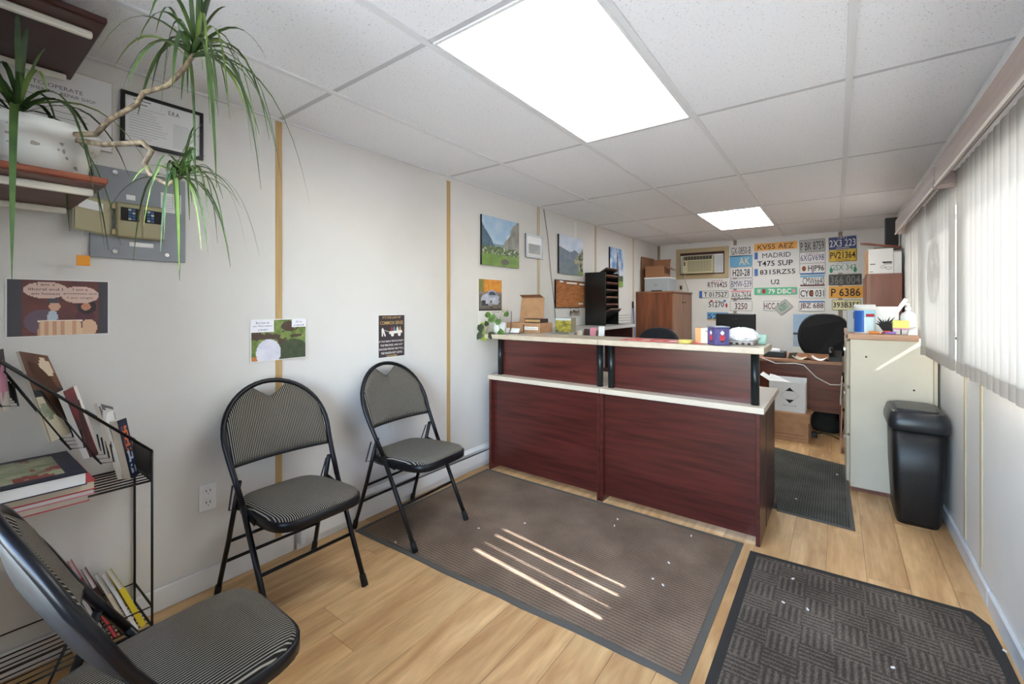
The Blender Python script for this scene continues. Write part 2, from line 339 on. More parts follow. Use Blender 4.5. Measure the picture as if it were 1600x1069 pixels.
for ci in range(5):
    for rj in range(6):
        x0, x1, y0, y1 = GX[ci], GX[ci + 1], GY[rj], GY[rj + 1]
        if (ci, rj) in LIGHTS: continue
        bm = MB(); nx, ny = (8, 8) if ci == 4 else (1, 1); vs = []; fs = []
        for j in range(ny + 1):
            for i2 in range(nx + 1):
                u, v = i2 / nx, j / ny
                z = ZC + .004
                if ci == 4:     # these old boards hang through a little along the window side
                    s = math.exp(-((u - .60) / .16) ** 2) * (.005 + .006 * fbm(v * 2 + rj, 1.5, 2)) * (4 * v * (1 - v)) ** .5; z += -s
                vs.append((x0 + (x1 - x0) * u, y0 + (y1 - y0) * v, z))
        for j in range(ny):
            for i2 in range(nx): a = j * (nx + 1) + i2; fs.append((a, a + nx + 1, a + nx + 2, a + 1))
        bm.add(vs, fs, ci == 4)
        n0 = len(vs); bm.add([(x, y, ZC + .02) for x, y, z in (vs[0], vs[nx], vs[-1], vs[-1 - nx])], [(0, 1, 2, 3)])
        bm.build('ceiling_tile', 'ceiling_tile', cl)
for x in GX[1:-1]: MB().box(x - .012, YF, ZC - .004, x + .012, YB, ZC + .012).build('grid_bar', 'tbar', cl)
for y in GY[1:-1]:
    for ci in range(5): MB().box(GX[ci] + .013, y - .011, ZC + .0025, GX[ci + 1] - .013, y + .011, ZC + .012).build('grid_bar', 'tbar_mid', cl)
for a, b_ in (((XL, YF), (XL + .018, YB)), ((XR - .018, YF), (XR, YB)), ((XL, YB - .018), (XR, YB))):
    MB().box(a[0], a[1], ZC - .004, b_[0], b_[1], ZC + .01).build('wall_angle', 'tbar', cl)
# ceiling light panels
for k, (ci, rj) in enumerate(LIGHTS):
    x0, x1, y0, y1 = GX[ci] + .013, GX[ci + 1] - .013, GY[rj] + .012, GY[rj + 1] - .012
    T = thing('ceiling_light', 'flat white lit ceiling panel above the %s' % ('open floor in front of the reception counter', 'back desk near the licence plates')[k], 'ceiling light', ((x0 + x1) / 2, (y0 + y1) / 2, ZC), group='lit ceiling panels')
    fm = W(T)
    for a in ((x0, y0, x1, y0 + .012), (x0, y1 - .012, x1, y1), (x0, y0 + .012, x0 + .012, y1 - .012), (x1 - .012, y0 + .012, x1, y1 - .012)): fm.box(a[0], a[1], ZC - .003, a[2], a[3], ZC + .02)
    fm.build('frame', 'white_paint')
    if 1:
        lm, n, l, b = mnode('lamp_panel_%d' % k); em = n.new('ShaderNodeEmission'); em.inputs[0].default_value = (.93, .97, 1, 1); em.inputs[1].default_value = PANEL_EMIT[k]
        l.new(em.outputs[0], n['Material Output'].inputs[0])
    W(T).box(x0 + .012, y0 + .012, ZC + .002, x1 - .012, y1 - .012, ZC + .016).build('diffuser', 'lamp_panel_%d' % k)
TH = 0.1
struct(MB().box(XL - TH, YF - TH, -.06, XL, YB + TH, ZC + .08).build('wall_left', 'wall_paint'))
struct(MB().box(XL, YB, -.06, XR, YB + TH, ZC + .08).build('wall_back', 'wall_paint'))
# right wall with two windows
WZ0, WZ1 = 1.09, 1.83; WIN = ((0.35, 2.72), (3.0, 4.5))
wr = MB()
ys = [YF - TH, WIN[0][0], WIN[0][1], WIN[1][0], WIN[1][1], YB + TH]
wr.box(XR, ys[0], -.06, XR + TH, ys[-1], WZ0).box(XR, ys[0], WZ1, XR + TH, ys[-1], ZC + .08)
for a, b_ in ((0, 1), (2, 3), (4, 5)): wr.box(XR, ys[a], WZ0, XR + TH, ys[b_], WZ1)
struct(wr.build('wall_right', 'wall_paint'))
for k, (y0, y1) in enumerate(WIN):
    T = struct(MB().box(XR - .012, y0 - .03, WZ0 - .02, XR + .05, y1 + .03, WZ0).build('window_%d' % (k + 1), 'white_paint'))
    T['label'] = 'window sill and frame behind the vertical blind'
    fm = MB()
    for a in ((y0, WZ0, y0 + .03, WZ1), (y1 - .03, WZ0, y1, WZ1), (y0, WZ0, y1, WZ0 + .03), (y0, WZ1 - .03, y1, WZ1), ((y0 + y1) / 2 - .02, WZ0, (y0 + y1) / 2 + .02, WZ1)): fm.box(XR + .055, a[0], a[1], XR + .085, a[2], a[3])
    fm.build('window_frame', 'white_plastic', T)
    for a, b_ in ((y0 + .03, (y0 + y1) / 2 - .02), ((y0 + y1) / 2 + .02, y1 - .03)): MB().box(XR + .069, a, WZ0 + .03, XR + .071, b_, WZ1 - .03).build('pane', 'glass', T)
# front wall, behind the camera, with a glazed door and window added for daylight
DX0, DX1, DZ = -0.50, 0.40, 2.03
FX0, FX1, FZ0, FZ1 = -1.55, -.62, .75, 2.0
wf = MB().box(XL, YF - TH, -.06, FX0, YF, ZC + .08).box(FX1, YF - TH, -.06, DX0, YF, ZC + .08).box(FX0, YF - TH, -.06, FX1, YF, FZ0).box(FX0, YF - TH, FZ1, FX1, YF, ZC + .08).box(DX1, YF - TH, -.06, XR, YF, ZC + .08).box(DX0, YF - TH, DZ, DX1, YF, ZC + .08).box(DX0, YF - TH, -.06, DX1, YF, 0)
struct(wf.build('wall_front', 'wall_paint'))
fm = MB()
for a in ((FX0, FZ0, FX0 + .03, FZ1), (FX1 - .03, FZ0, FX1, FZ1), (FX0 + .03, FZ0, FX1 - .03, FZ0 + .03), (FX0 + .03, FZ1 - .03, FX1 - .03, FZ1)): fm.box(a[0], YF - .08, a[1], a[2], YF - .04, a[3])
w3 = struct(fm.build('window_3', 'white_plastic')); MB().box(FX0 + .03, YF - .062, FZ0 + .03, FX1 - .03, YF - .058, FZ1 - .03).build('pane', 'glass', w3)  # unseen window, added as fill light from behind the camera
dm = MB()
for a in ((DX0, 0, DX0 + .1, DZ), (DX1 - .1, 0, DX1, DZ), (DX0 + .1, DZ - .1, DX1 - .1, DZ), (DX0 + .1, 0, DX1 - .1, .25)): dm.box(a[0], YF - .07, a[1], a[2], YF - .03, a[3])
dr = struct(dm.build('fill_door', 'white_paint')); MB().box(DX0 + .1, YF - .052, .25, DX1 - .1, YF - .048, DZ - .1).build('pane', 'glass', dr)  # unseen door, glazed to let extra daylight in
hd = MB(); hd.tube([(DX0 + .05, YF - .03, 1.0), (DX0 + .05, YF - .005, 1.0), (DX0 + .14, YF - .005, 1.0)], .009); hd.build('door_handle', 'chrome', dr)
# battens over the panel joints
k = 1
def batten(a, b_, mname):
    global k
    struct(MB().box(*a, *b_).build('trim_%d' % k, mname, bevel=.0015)); k += 1
batten((XL, 1.06, .1), (XL + .005, 1.092, ZC - .005), 'batten_gold'); batten((XL, 2.27, .17), (XL + .005, 2.305, ZC - .03), 'batten_gold')
for y, mm in ((3.49, 'batten_tan'), (4.72, 'batten_tan'), (5.91, 'batten_tan')): batten((XL, y - .022, .1), (XL + .005, y + .022, ZC), mm)
batten((XL, 4.18, 1.95), (XL + .004, 4.25, ZC - .03), 'white_paint')
for x in (-1.177, .037): batten((x - .022, YB - .005, .1), (x + .022, YB, ZC), 'batten_brown')
batten((XL, YB - .03, .1), (XL + .03, YB, ZC), 'batten_brown')
for y in (2.83, 3.14): batten((XR - .005, y - .018, .1), (XR, y + .018, WZ0 - .02), 'batten_tan')
batten((XR - .02, YF, ZC - .035), (XR, YB, ZC - .004), 'white_paint')
b1 = MB().box(XL, YF, 0, XL + .014, 1.15, .095); struct(b1.build('baseboard_left', 'white_paint', bevel=.004))
b2 = MB().box(XR - .016, 2.665, 0, XR, YB, .085).box(XR - .016, YF, 0, XR, 2.66, .085); struct(b2.build('baseboard_right', 'grey_white_paint', bevel=.006))
struct(MB().box(XL + .03, YB - .014, 0, XR - .02, YB, .085).build('baseboard_back', 'white_paint', bevel=.004))
# ------------------------------------------------------------------ outside the windows
g = MB().box(XR + TH, -30, -.62, 40, 40, -.6).box(-30, -30, -.62, XR + TH, YF - TH, -.6); struct(g.build('ground', mat('yard', '#c4c0b8', .9, var=('#aaa69e', 2, (1, 1, 1), 5, .3, .7))))  # stretch beyond the front door is added to bounce daylight onto the ceiling
T = thing('neighbour_building', 'white clad building across the yard with dark window openings', 'building', (9, 26, -.6))
W(T).box(7.0, 10, -.6, 11, 60, 4.2).build('wall', mat('clad_white', '#dfe2e6', .6))
for y in range(12, 58, 5):
    for z in (.7, 2.4): f = W(T).box(6.96, y, z, 7.02, y + 2.6, z + 1.0).build('window', 'ac_dark'); W(T).box(6.95, y + 1.25, z, 7.0, y + 1.35, z + 1.0).build('mullion', 'white_paint', f)
for o in [c for c in bpy.data.objects if c.name.startswith('mullion')]: o.matrix_parent_inverse = Matrix()
W(T).box(6.8, 9.8, 4.2, 11.2, 60.2, 4.35).build('roof', 'tbar_dark')
# ------------------------------------------------------------------ vertical blinds
def blind(label, y0, y1, slats, vy0, vy1, zb_fn):
    T = thing('vertical_blind', label, 'blind', (0.45, (vy0 + vy1) / 2, 1.0), group='vertical blinds over the windows')
    v = W(T).box(.375, vy0, 1.845, .387, vy1, 1.955).box(.387, vy0, 1.845, XR - .005, vy0 + .012, 1.955).box(.387, vy1 - .012, 1.845, XR - .005, vy1, 1.955).box(.387, vy0 + .012, 1.943, XR - .005, vy1 - .012, 1.955)
    vo = v.build('valance', 'valance', bevel=.003)
    W(T).box(.371, vy0, 1.843, .375, vy1, 1.853).build('valance_edge', 'valance_edge', vo)
    W(T).box(.43, vy0 + .02, 1.905, .47, vy1 - .02, 1.93).build('headrail', 'white_plastic')
    for (a, b_, ang) in slats:
        zb = zb_fn((a + b_) / 2); c = (a + b_) / 2; h = (b_ - a) / 2; pts = []
        for q in range(5):
            t = q / 4 * 2 - 1; d = .007 * (1 - t * t)
            pts.append((.45 + math.sin(ang) * h * t - d, c + math.cos(ang) * h * t))
        s = W(T); nz = 2
        vs = [(x, y, z) for z in (zb, zb + .055, 1.905) for x, y in pts]; fs = []
        for r in range(2):
            for q in range(4): fs.append((r * 5 + q, r * 5 + q + 1, (r + 1) * 5 + q + 1, (r + 1) * 5 + q))
        s.add(vs, fs, True); so_ = s.build('slat', 'slat_vinyl')
        hm = W(T); hv = [(x - .0012, y, z) for z in (zb, zb + .055) for x, y in pts]
        hm.add(hv, [(q, q + 1, 6 + q, 5 + q) for q in range(4)], True)
        hv = [(x + .0012, y, z) for z in (zb, zb + .055) for x, y in pts]
        hm.add(hv, [(q, q + 1, 6 + q, 5 + q) for q in range(4)], True)
        hm.build('weight_hem', mat('hem', '#b7aea4', .7), so_)
    return T
sl1 = []; y = 2.86
while y > 1.95: sl1.append((y - .093, y, -.06 - .06 * rnd(y * 10, 1))); y -= .085
edges = [1.945, 1.855, 1.765, 1.69, 1.597, 1.515]; gap = {1.945: .0015, 1.765: .009, 1.69: .011, 1.597: .004, 1.515: .020}
for a, b_ in zip(edges[1:], edges[:-1]): sl1.append((a + gap.get(a, -.004) / 2, b_ - gap.get(b_, -.004) / 2, .03))
y = 1.515 - .007
while y > .3: sl1.append((y - .093, y, -.08)); y -= .085
blind('off-white vertical slat blind with brown valance over the window opposite the waiting chairs', .3, 2.86, sl1, .25, 2.87, lambda y: .965 + .01 * rnd(int(y * 20), 5))
sl2 = []; y = 3.72
while y > 2.97: sl2.append((y - .095, y, -.06 - .08 * rnd(y * 9, 2))); y -= .086
y = 4.60
while y > 3.75: sl2.append((y - .09, y, -.30 - .2 * rnd(y * 7, 3))); y -= .062
blind('off-white vertical slat blind with brown valance over the filing cabinet', 2.95, 4.6, sl2, 2.93, 4.63, lambda y: .965 if y < 3.79 else 1.062)
# oval sign stuck on the second window pane; its shadow falls on the blind
T = thing('window_sticker', 'oval sign stuck outside the window behind the filing cabinet blind', 'sticker', (XR + .074, 3.44, 1.60))
ov = [(.215 * math.cos(a * 2 * PI / 28), .185 * math.sin(a * 2 * PI / 28)) for a in range(28)]; iv = [(x * .72 + .0, z * .74) for x, z in ov]
s = W(T)
for q in range(28):
    r = (q + 1) % 28
    s.face(*[(XR + .074, 3.44 + p[0], 1.60 + p[1]) for p in (ov[q], ov[r], iv[r], iv[q])])
s.build('sticker_border', 'ink')
s = W(T)
for poly in ([(-.16, .02), (-.02, .09), (.03, .02), (-.05, -.04), (-.14, -.06)], [(.0, -.02), (.13, .05), (.16, -.03), (.06, -.12), (-.03, -.09)], [(-.06, .14), (.09, .13), (.05, .06), (-.0, .09)]):
    s.face(*[(XR + .074, 3.44 + a, 1.60 + b_) for a, b_ in poly])
s.build('sticker_motif', 'ink')

# ------------------------------------------------------------------ folding chairs
def xt(z):
    P = [(0, .235), (.43, .005), (.63, -.108), (.78, -.175), (.93, -.218)]
    for (a, xa), (b_, xb) in zip(P, P[1:]):
        if z <= b_: return xa + (xb - xa) * (z - a) / (b_ - a)
    return P[-1][1]
def bow(y): return -.035 * max(0, 1 - (y / .235) ** 2)
def arch(y, z0=.68, top=.915, hw=.234): return z0 + (top - z0) * max(0, 1 - (abs(y) / hw) ** 2.3) ** (1 / 2.1)
def make_chair(label, loc, rz):
    T = thing('folding_chair', label, 'chair', loc, rz, 'padded black folding chairs')
    path = []
    for s_, rng in ((1, None),):
        left = [(xt(z), -hw, z) for z, hw in ((.45, .212), (.55, .22), (.62, .227), (.68, .233))]
        top = []
        for q in range(1, 24):
            a = PI * q / 24; y = -.234 * math.cos(a); z = .68 + .235 * math.sin(a) ** .92
            top.append((xt(z) + bow(y), y, z))
        right = [(x, -y, z) for x, y, z in reversed(left)]
        path = left + top + right
    MB().tube(path, .0115, 8).build('back_frame', 'black_metal', T)
    for s_ in (-1, 1):
        lg = MB().tube([(xt(.45), s_ * .212, .45), (xt(.2), s_ * .206, .2), (xt(.02), s_ * .204, .02)], .0115, 8).build('leg', 'black_metal', T)
        MB().tube([(xt(.045), s_ * .204, .045), (xt(0.002), s_ * .204, 0.0)], [.0145, .0155], 8).build('foot_cap', 'rubber', lg)
        rl = MB().tube([(-.064, s_ * .203, .535), (-.148, s_ * .210, .27), (-.232, s_ * .222, .02)], .0105, 8).build('leg', 'black_metal', T)
        MB().tube([(-.226, s_ * .2215, .045), (-.239, s_ * .2225, 0.0)], [.0135, .0145], 8).build('foot_cap', 'rubber', rl)
        MB().obox((-.005, s_ * .200, .415), (.16, 0, -.03), (0, .004, 0), (.004, 0, .026)).build('hinge_plate', 'black_metal', T)
        MB().tube([(-.105, s_ * .213, .51), (-.155, s_ * .208, .39), (-.06, s_ * .205, .42)], .004, 6).build('link_rod', 'black_metal', T)
    MB().tube([(xt(.205), -.206, .205), (xt(.205), .206, .205)], .0075, 8).build('stretcher', 'black_metal', T)
    for z, x, h in ((.25, -.166, .209), (.155, -.193, .214)): MB().tube([(x, -h, z), (x, h, z)], .0075, 8).build('stretcher', 'black_metal', T)
    # seat: black pan and domed striped pad
    def outline(sc, n=40):
        out = []
        for q in range(n):
            a = 2 * PI * q / n; c, s_ = math.cos(a), math.sin(a); p = .42
            x = .04 + .235 * sc * math.copysign(abs(c) ** p, c); hw = .198 if x > 0 else .198 - .02 * (-x / .2)
            out.append((x, hw * sc * math.copysign(abs(s_) ** p, s_)))
        return out
    def zs(x): return .425 + .01 * (x - .04) / .235
    R = []
    for sc, dz in ((.93, -.04), (1.0, -.034), (1.0, 0), (.97, .003)): R.append([(x, y, zs(x) + dz) for x, y in outline(sc)])
    MB().rings(R).build('seat_pan', 'black_metal', T)
    R = []
    for sc, dz in ((.965, .0), (.965, .006), (.94, .016), (.86, .023), (.7, .028), (.45, .031), (.2, .032), (.02, .032)): R.append([(x, y, zs(x) + dz) for x, y in outline(sc)])
    MB().rings(R).build('seat', 'fabric_stripe', T)
    # padded backrest, dipped at the top for the hand hole, and its vinyl rear shell
    ny, nz = 34, 12; F = []; B = []; S = []
    for iy in range(ny + 1):
        y = -.217 + .434 * iy / ny; zb = .595 - .0 * abs(y); z1 = arch(y) - .013
        if abs(y) < .088: z1 = min(z1, .842 + .062 * (abs(y) / .088) ** 1.2)
        f, bk, sh = [], [], []
        for iz in range(nz + 1):
            z = zb + (z1 - zb) * iz / nz; e = min(1, min(iz, nz - iz) / 2.2, min(iy, ny - iy) / 3.0); e = math.sqrt(max(0, 1 - (1 - e) ** 2))
            x = xt(z) + bow(y); f.append((x + .003 + .019 * e, y, z)); bk.append((x - .004, y, z)); sh.append((x - .006 - .011 * e, y, z))
        F.append(f); B.append(bk); S.append(sh)
    def shell(A, C, flip):
        mb = MB(); vs = [p for r in A for p in r] + [p for r in C for p in r]; k = nz + 1; N = (ny + 1) * k; fs = []
        for i2 in range(ny):
            for j in range(nz):
                a = i2 * k + j; q = (a, a + k, a + k + 1, a + 1); fs.append(q if not flip else q[::-1])
                q2 = tuple(N + t for t in q); fs.append(q2[::-1] if not flip else q2)
        for i2 in range(ny):
            for j in (0, nz): a = i2 * k + j; q = (a, N + a, N + a + k, a + k); fs.append(q if (j == 0) != flip else q[::-1])
        for j in range(nz):
            for i2 in (0, ny): a = i2 * k + j; q = (a, a + 1, N + a + 1, N + a); fs.append(q if (i2 == 0) != flip else q[::-1])
        return mb.add(vs, fs, True)
    bo = shell(F, B, False).build('backrest', 'fabric_stripe', T)
    shell(S, B, True).build('rear_shell', 'vinyl_taupe', bo)
    ed = [(xt(.592) + bow(-.217 + .434 * q / 16) - .002, -.217 + .434 * q / 16, .592) for q in range(17)]
    MB().tube(ed, .007, 6).build('edge_piping', 'rubber', bo)
    return T
make_chair('black folding chair by the gold batten with the wall outlet beside it', (-1.96, .995, 0), 0)
make_chair('black folding chair standing on the brown rug by the baseboard heater', (-1.985, 1.70, .008), math.radians(3))
make_chair('black folding chair with its back to the entrance wall, beside the magazine rack', (-1.275, .325, 0), math.radians(91)).scale = (1, 1, .968)

# ------------------------------------------------------------------ rugs
def rug(name, label, poly, mname, bname, bw=.035, h=.008):
    cx = sum(p[0] for p in poly) / len(poly); cy = sum(p[1] for p in poly) / len(poly)
    T = thing(name, label, 'rug', (cx, cy, 0))
    def inset(p, d): return (p[0] - math.copysign(min(d, abs(p[0] - cx)), p[0] - cx), p[1] - math.copysign(min(d, abs(p[1] - cy)), p[1] - cy))
    W(T).prism(poly, 0.0005, h * .6).build('border', bname)
    W(T).prism([inset(p, bw) for p in poly], h * .6, h).build('pile', mname)
    return T
wav = lambda a, b_, n, amp, s: [(a[0] + (b_[0] - a[0]) * q / n, a[1] + (b_[1] - a[1]) * q / n + amp * (fbm(q * .7, s) - .5)) for q in range(n)]
P1 = wav((-2.19, 1.45), (-.408, 1.53), 16, .025, 3) + [(-.40, 1.52), (-.400, 2.615)] + wav((-.405, 2.617), (-2.17, 2.62), 8, .006, 5) + [(-2.19, 2.622)]
rug('entrance_rug', 'large brown ribbed rug with frayed edge in front of the reception counter', P1, 'carpet_brown', 'rug_border', .03)
rug('entrance_mat', 'charcoal basket-weave mat beside the window wall', [(-.355, .9), (.49, .9), (.497, 2.35), (.49, 2.53), (.45, 2.60), (-.36, 2.56)], 'carpet_charcoal', 'rug_border_dark', .035, .009)
rug('office_mat', 'dark grey-green mat on the floor between counter and filing cabinet', [(-.30, 3.16), (.085, 3.14), (.06, 4.38), (-.45, 4.56), (-1.0, 4.5), (-1.0, 3.345), (-.30, 3.345)], 'carpet_green_grey', 'rug_border', .022, .007)
for q, (u, v) in enumerate(((1045, 880), (1020, 905), (1036, 915), (960, 822), (965, 812), (1080, 838), (1240, 708), (1286, 712), (1308, 742), (1244, 780), (1215, 710), (1262, 953), (1239, 905), (1224, 942), (1395, 1044), (1570, 1018), (820, 818), (748, 826), (618, 848), (352, 907))):
    z = .0095 if q in (11, 12, 13, 14, 15) else (.0075 if q in (7, 8, 9) else (0.0085 if q < 6 or q in (16, 17, 18) else .0005)); p = px(u, v, 2, z)
    a = rnd(q, 1) * PI
    tag(MB().obox((0, 0, .002), (.011 * math.cos(a), .011 * math.sin(a), .002), (-.006 * math.sin(a), .006 * math.cos(a), 0), (0, 0, .004)).build('paper_scrap', 'paper'), 'tiny white paper scrap lying on the ' + ('charcoal basket-weave mat' if q in (11, 12, 13, 14, 15) else 'dark office mat behind the counter' if q in (7, 8, 9) else 'large brown ribbed rug' if (q < 6 or q in (16, 17, 18)) else 'bare wooden floor'), 'scrap', 'paper scraps on the floor').location = p

# ------------------------------------------------------------------ reception counter
def counter(label, x0, x1, posts, tops, ledge):
    T = thing('reception_counter', label, 'counter', ((x0 + x1) / 2, 2.78, 0), group='reception counter units')
    W(T).box(x0 + .02, 2.665, .035, x1 - .02, 2.685, .705).build('front_panel', 'mahogany', bevel=.001)
    W(T).box(x0, 2.63, 0, x0 + .02, 2.87, .705).build('end_panel', 'mahogany', bevel=.0015)
    W(T).box(x1 - .02, 2.63, 0, x1, 2.87, .705).build('end_panel', 'mahogany', bevel=.0015)
    W(T).box(ledge[0], 2.622, .705, ledge[1], 2.875, .737).build('ledge', 'counter_edge', bevel=.002)
    W(T).box(x0 + .045, 2.715, .737, x1 - .035, 2.733, 1.022).build('upper_panel', 'mahogany', bevel=.001)
    for x in posts: W(T).lathe([(.021, .737), (.021, 1.022)], (x, 2.70, 0), 14).build('post', 'post_black')
    W(T).box(tops[0], 2.60, 1.022, tops[1], 2.93, 1.056).build('worktop', 'counter_top', bevel=.003)
    return T
counter('dark red reception counter unit next to the left wall, potted vine on its top', -2.18, -1.243, (-2.12, -1.272), (-2.20, -1.2445), (-2.185, -1.243))
counter('dark red reception counter unit with open end by the passage, purple tin on its top', -1.241, -.325, (-1.192, -.357), (-1.2425, -.302), (-1.241, -.305))
T = thing('desk', 'low reception desk tucked behind the dark red counter', 'desk', (-1.2, 3.1, 0))
W(T).box(-2.15, 2.878, .705, -.305, 3.33, .737).build('desktop', 'counter_edge', bevel=.002)
W(T).box(-.345, 2.895, 0, -.325, 3.31, .705).build('end_panel', 'mahogany_end', bevel=.0015); W(T).box(-2.13, 2.895, 0, -2.11, 3.31, .705).build('end_panel', 'mahogany_end')
T = thing('side_counter', 'long grey-topped side counter running along the left wall behind reception', 'counter', (-2.08, 3.9, 0))
W(T).box(XL + .008, 2.935, 1.025, -1.90, 5.0, 1.056).build('worktop', 'counter_grey', bevel=.003)
W(T).box(XL + .01, 3.36, .0, -1.98, 3.38, 1.025).build('end_panel', 'mahogany_end'); W(T).box(XL + .01, 4.96, .0, -1.93, 4.98, 1.025).build('end_panel', 'mahogany_end')
W(T).box(XL + .01, 3.38, .5, -1.95, 4.96, .52).build('shelf', 'mahogany_end')
# baseboard heater
T = thing('baseboard_heater', 'white electric baseboard heater along the wall behind the folding chair', 'heater', (XL, 2.0, 0))
y0, y1 = 1.16, 2.80
W(T).box(XL + .006, y0, .035, XL + .012, y1, .165).build('back_plate', 'heater')
W(T).hexa([(XL + .055, y0 + .03, .055), (XL + .058, y0 + .03, .055), (XL + .058, y1 - .03, .055), (XL + .055, y1 - .03, .055)], [(XL + .05, y0 + .03, .125), (XL + .053, y0 + .03, .125), (XL + .053, y1 - .03, .125), (XL + .05, y1 - .03, .125)]).build('front_cover', 'heater')
W(T).hexa([(XL + .012, y0, .158), (XL + .04, y0, .142), (XL + .04, y1, .142), (XL + .012, y1, .158)], [(XL + .012, y0, .170), (XL + .04, y0, .150), (XL + .04, y1, .150), (XL + .012, y1, .170)]).build('top_cover', 'heater')
W(T).box(XL + .014, y0 + .03, .06, XL + .04, y1 - .03, .115).build('element', 'heater_dark')
for a in (y0, y1 - .03): W(T).box(XL + .012, a, .035, XL + .06, a + .03, .158).build('end_cap', 'heater', bevel=.004)
W(T).box(XL + .012, y0, .0, XL + .02, y1, .035).build('skirt', 'heater')
# ------------------------------------------------------------------ bin
T = thing('waste_bin', 'tall black plastic waste bin with swing lid between cabinet and window wall', 'bin', (.378, 3.575, 0))
def rr(w, d, r, z, cx=.378, cy=3.575): return [(cx + a, cy + b_, z) for a, b_ in rrect(w, d, r, 4)]
W(T).rings([rr(.18, .30, .035, 0), rr(.20, .325, .04, .03), rr(.225, .36, .04, .30), rr(.235, .372, .04, .585)]).build('body', 'black_plastic')
lid = W(T).rings([rr(.258, .395, .05, .555), rr(.268, .405, .05, .565), rr(.268, .405, .05, .60), rr(.24, .37, .05, .655), rr(.225, .355, .05, .662)]).build('lid', 'bin_lid')
W(T).rings([rr(.185, .30, .03, .66), rr(.185, .30, .03, .668), rr(.17, .285, .03, .672)]).build('swing_flap', 'bin_lid', lid)
# ------------------------------------------------------------------ filing cabinet
T = thing('filing_cabinet', 'beige metal filing cabinet standing by the window with a wooden board on top', 'cabinet', (.295, 4.25, 0))
W(T).box(.073, 3.81, .03, .493, 4.72, 1.047).build('body', 'beige_metal', bevel=.004)
W(T).box(.085, 3.835, 0, .485, 4.70, .03).build('plinth', 'hutch_wood')
W(T).box(.493, 3.80, .03, .510, 3.86, 1.0).build('side_flange', 'beige_trim')
for q in range(3):
    z = .06 + .33 * q; d = W(T).box(.052, 3.83, z, .073, 4.70, z + .31).build('drawer', 'beige_trim', bevel=.004)
    W(T).box(.042, 4.15, z + .22, .052, 4.38, z + .24).build('handle', 'chrome', d)
for a, b_ in ((.16, .93), (.40, .73)): W(T).tube([(a, 3.811, b_), (a, 3.806, b_)], .006, 8).build('screw', 'ink')
T = thing('shelf_board', 'light wooden board lying on top of the filing cabinet', 'board', (.26, 4.25, 1.047))
W(T).box(.05, 3.80, 1.047, .425, 4.74, 1.085).build('board', 'pine_board', bevel=.003)
W(T).box(.05, 3.797, 1.052, .062, 3.80, 1.081).build('end_grain', 'dark_walnut')
# ------------------------------------------------------------------ wall shelves over the rack, on the entrance wall
def shelf(label, z, top_m, under_m, x1):
    T = thing('wall_shelf', label, 'shelf', (-2.0, .09, z), group='bracketed wall shelves')
    W(T).m(0).box(XL + .005, YF + .002, z + .006, x1, .325, z + .024).m(1).box(XL + .006, YF + .003, z, x1 - .002, .323, z + .006).build('board', [top_m, under_m], bevel=.003)
    for x in (XL + .05, x1 - .075):
        W(T).obox((x, .085, z - .012), (.02, 0, 0), (0, .44, 0), (0, 0, .022)).build('bracket', 'bracket_cream', bevel=.006, seg=2)
        W(T).box(x - .012, YF + .001, z - .16, x + .012, YF + .01, z).build('bracket_foot', 'bracket_cream')
shelf('dark wall shelf board on cream brackets right under the ceiling', 2.112, 'dark_walnut', 'dark_walnut', -1.745)
shelf('reddish wall shelf board on cream brackets carrying the long-leaved potted plant', 1.632, 'shelf_wood', 'shelf_under', -1.735)
# long-leaved plant
def pd(u, v, d):
    a = (u - 800) / FPX; return Vector(((a * math.cos(YAW) - math.sin(YAW)) * d, (a * math.sin(YAW) + math.cos(YAW)) * d, CAMZ - (v - HOR) / FPX * d))
PC = Vector((-1.93, .19, 1.656))
T = thing('potted_plant', 'long-leaved potted plant with trailing bare stems on the reddish wall shelf', 'plant', PC)
W(T).lathe([(.10, 0), (.115, .004), (.128, .07), (.133, .105), (.148, .108), (.156, .15), (.150, .152), (.142, .135), (.0, .13)], PC, 28, cap=False).build('pot', 'pot_white')
W(T).lathe([(.143, .132), (.1, .14), (.0, .142)], PC, 20, cap=False).build('soil', 'soil')
stems = [[PC + Vector((.02, -.01, .13)), pd(40, 205, 1.28), pd(28, 172, 1.26)],
         [PC + Vector((.06, .03, .13)), pd(150, 210, 1.28), pd(172, 187, 1.26), pd(214, 163, 1.24), pd(224, 145, 1.23), pd(262, 134, 1.21), pd(288, 108, 1.2), pd(304, 82, 1.2)],
         [PC + Vector((.05, .05, .13)), pd(160, 226, 1.27), pd(200, 224, 1.25), pd(222, 222, 1.24), pd(237, 236, 1.23), pd(226, 256, 1.22), pd(236, 274, 1.21), pd(262, 288, 1.2), pd(284, 276, 1.2)]]
for s in stems: W(T).tube(s, [.008 - .002 * i / len(s) for i in range(len(s))], 7).build('stem', 'stem_brown')
def leaf(c, d, L, droop, wd, mname):
    n = 9; side = d.cross(Vector((0, 0, 1)))
    side = side.normalized() if side.length > .1 else Vector((1, 0, 0)); vs = []
    for q in range(n + 1):
        t = q / n; p = c + d * (L * (t - .25 * droop * t * t)) + Vector((0, 0, -1)) * (L * droop * t ** 2.2)
        w_ = wd * (min(1, t * 6 + .35)) * (1 - t ** 2.5) ** .7 + .0006
        p.z = min(p.z, ZC - .02); p.x = max(p.x, XL + .03); p.y = max(p.y, YF + .03)
        vs += [p - side * w_ + Vector((0, 0, w_ * .35)), p, p + side * w_ + Vector((0, 0, w_ * .35))]
    fs = []
    for q in range(n): a = q * 3; fs += [(a, a + 1, a + 4, a + 3), (a + 1, a + 2, a + 5, a + 4)]
    W(T).add(vs, fs, True).build('leaf', mname)
rs = random.Random(11)
axd = [Vector((.2, .1, 1)), (stems[1][-1] - stems[1][-3]).normalized(), Vector((.35, .75, .45))]
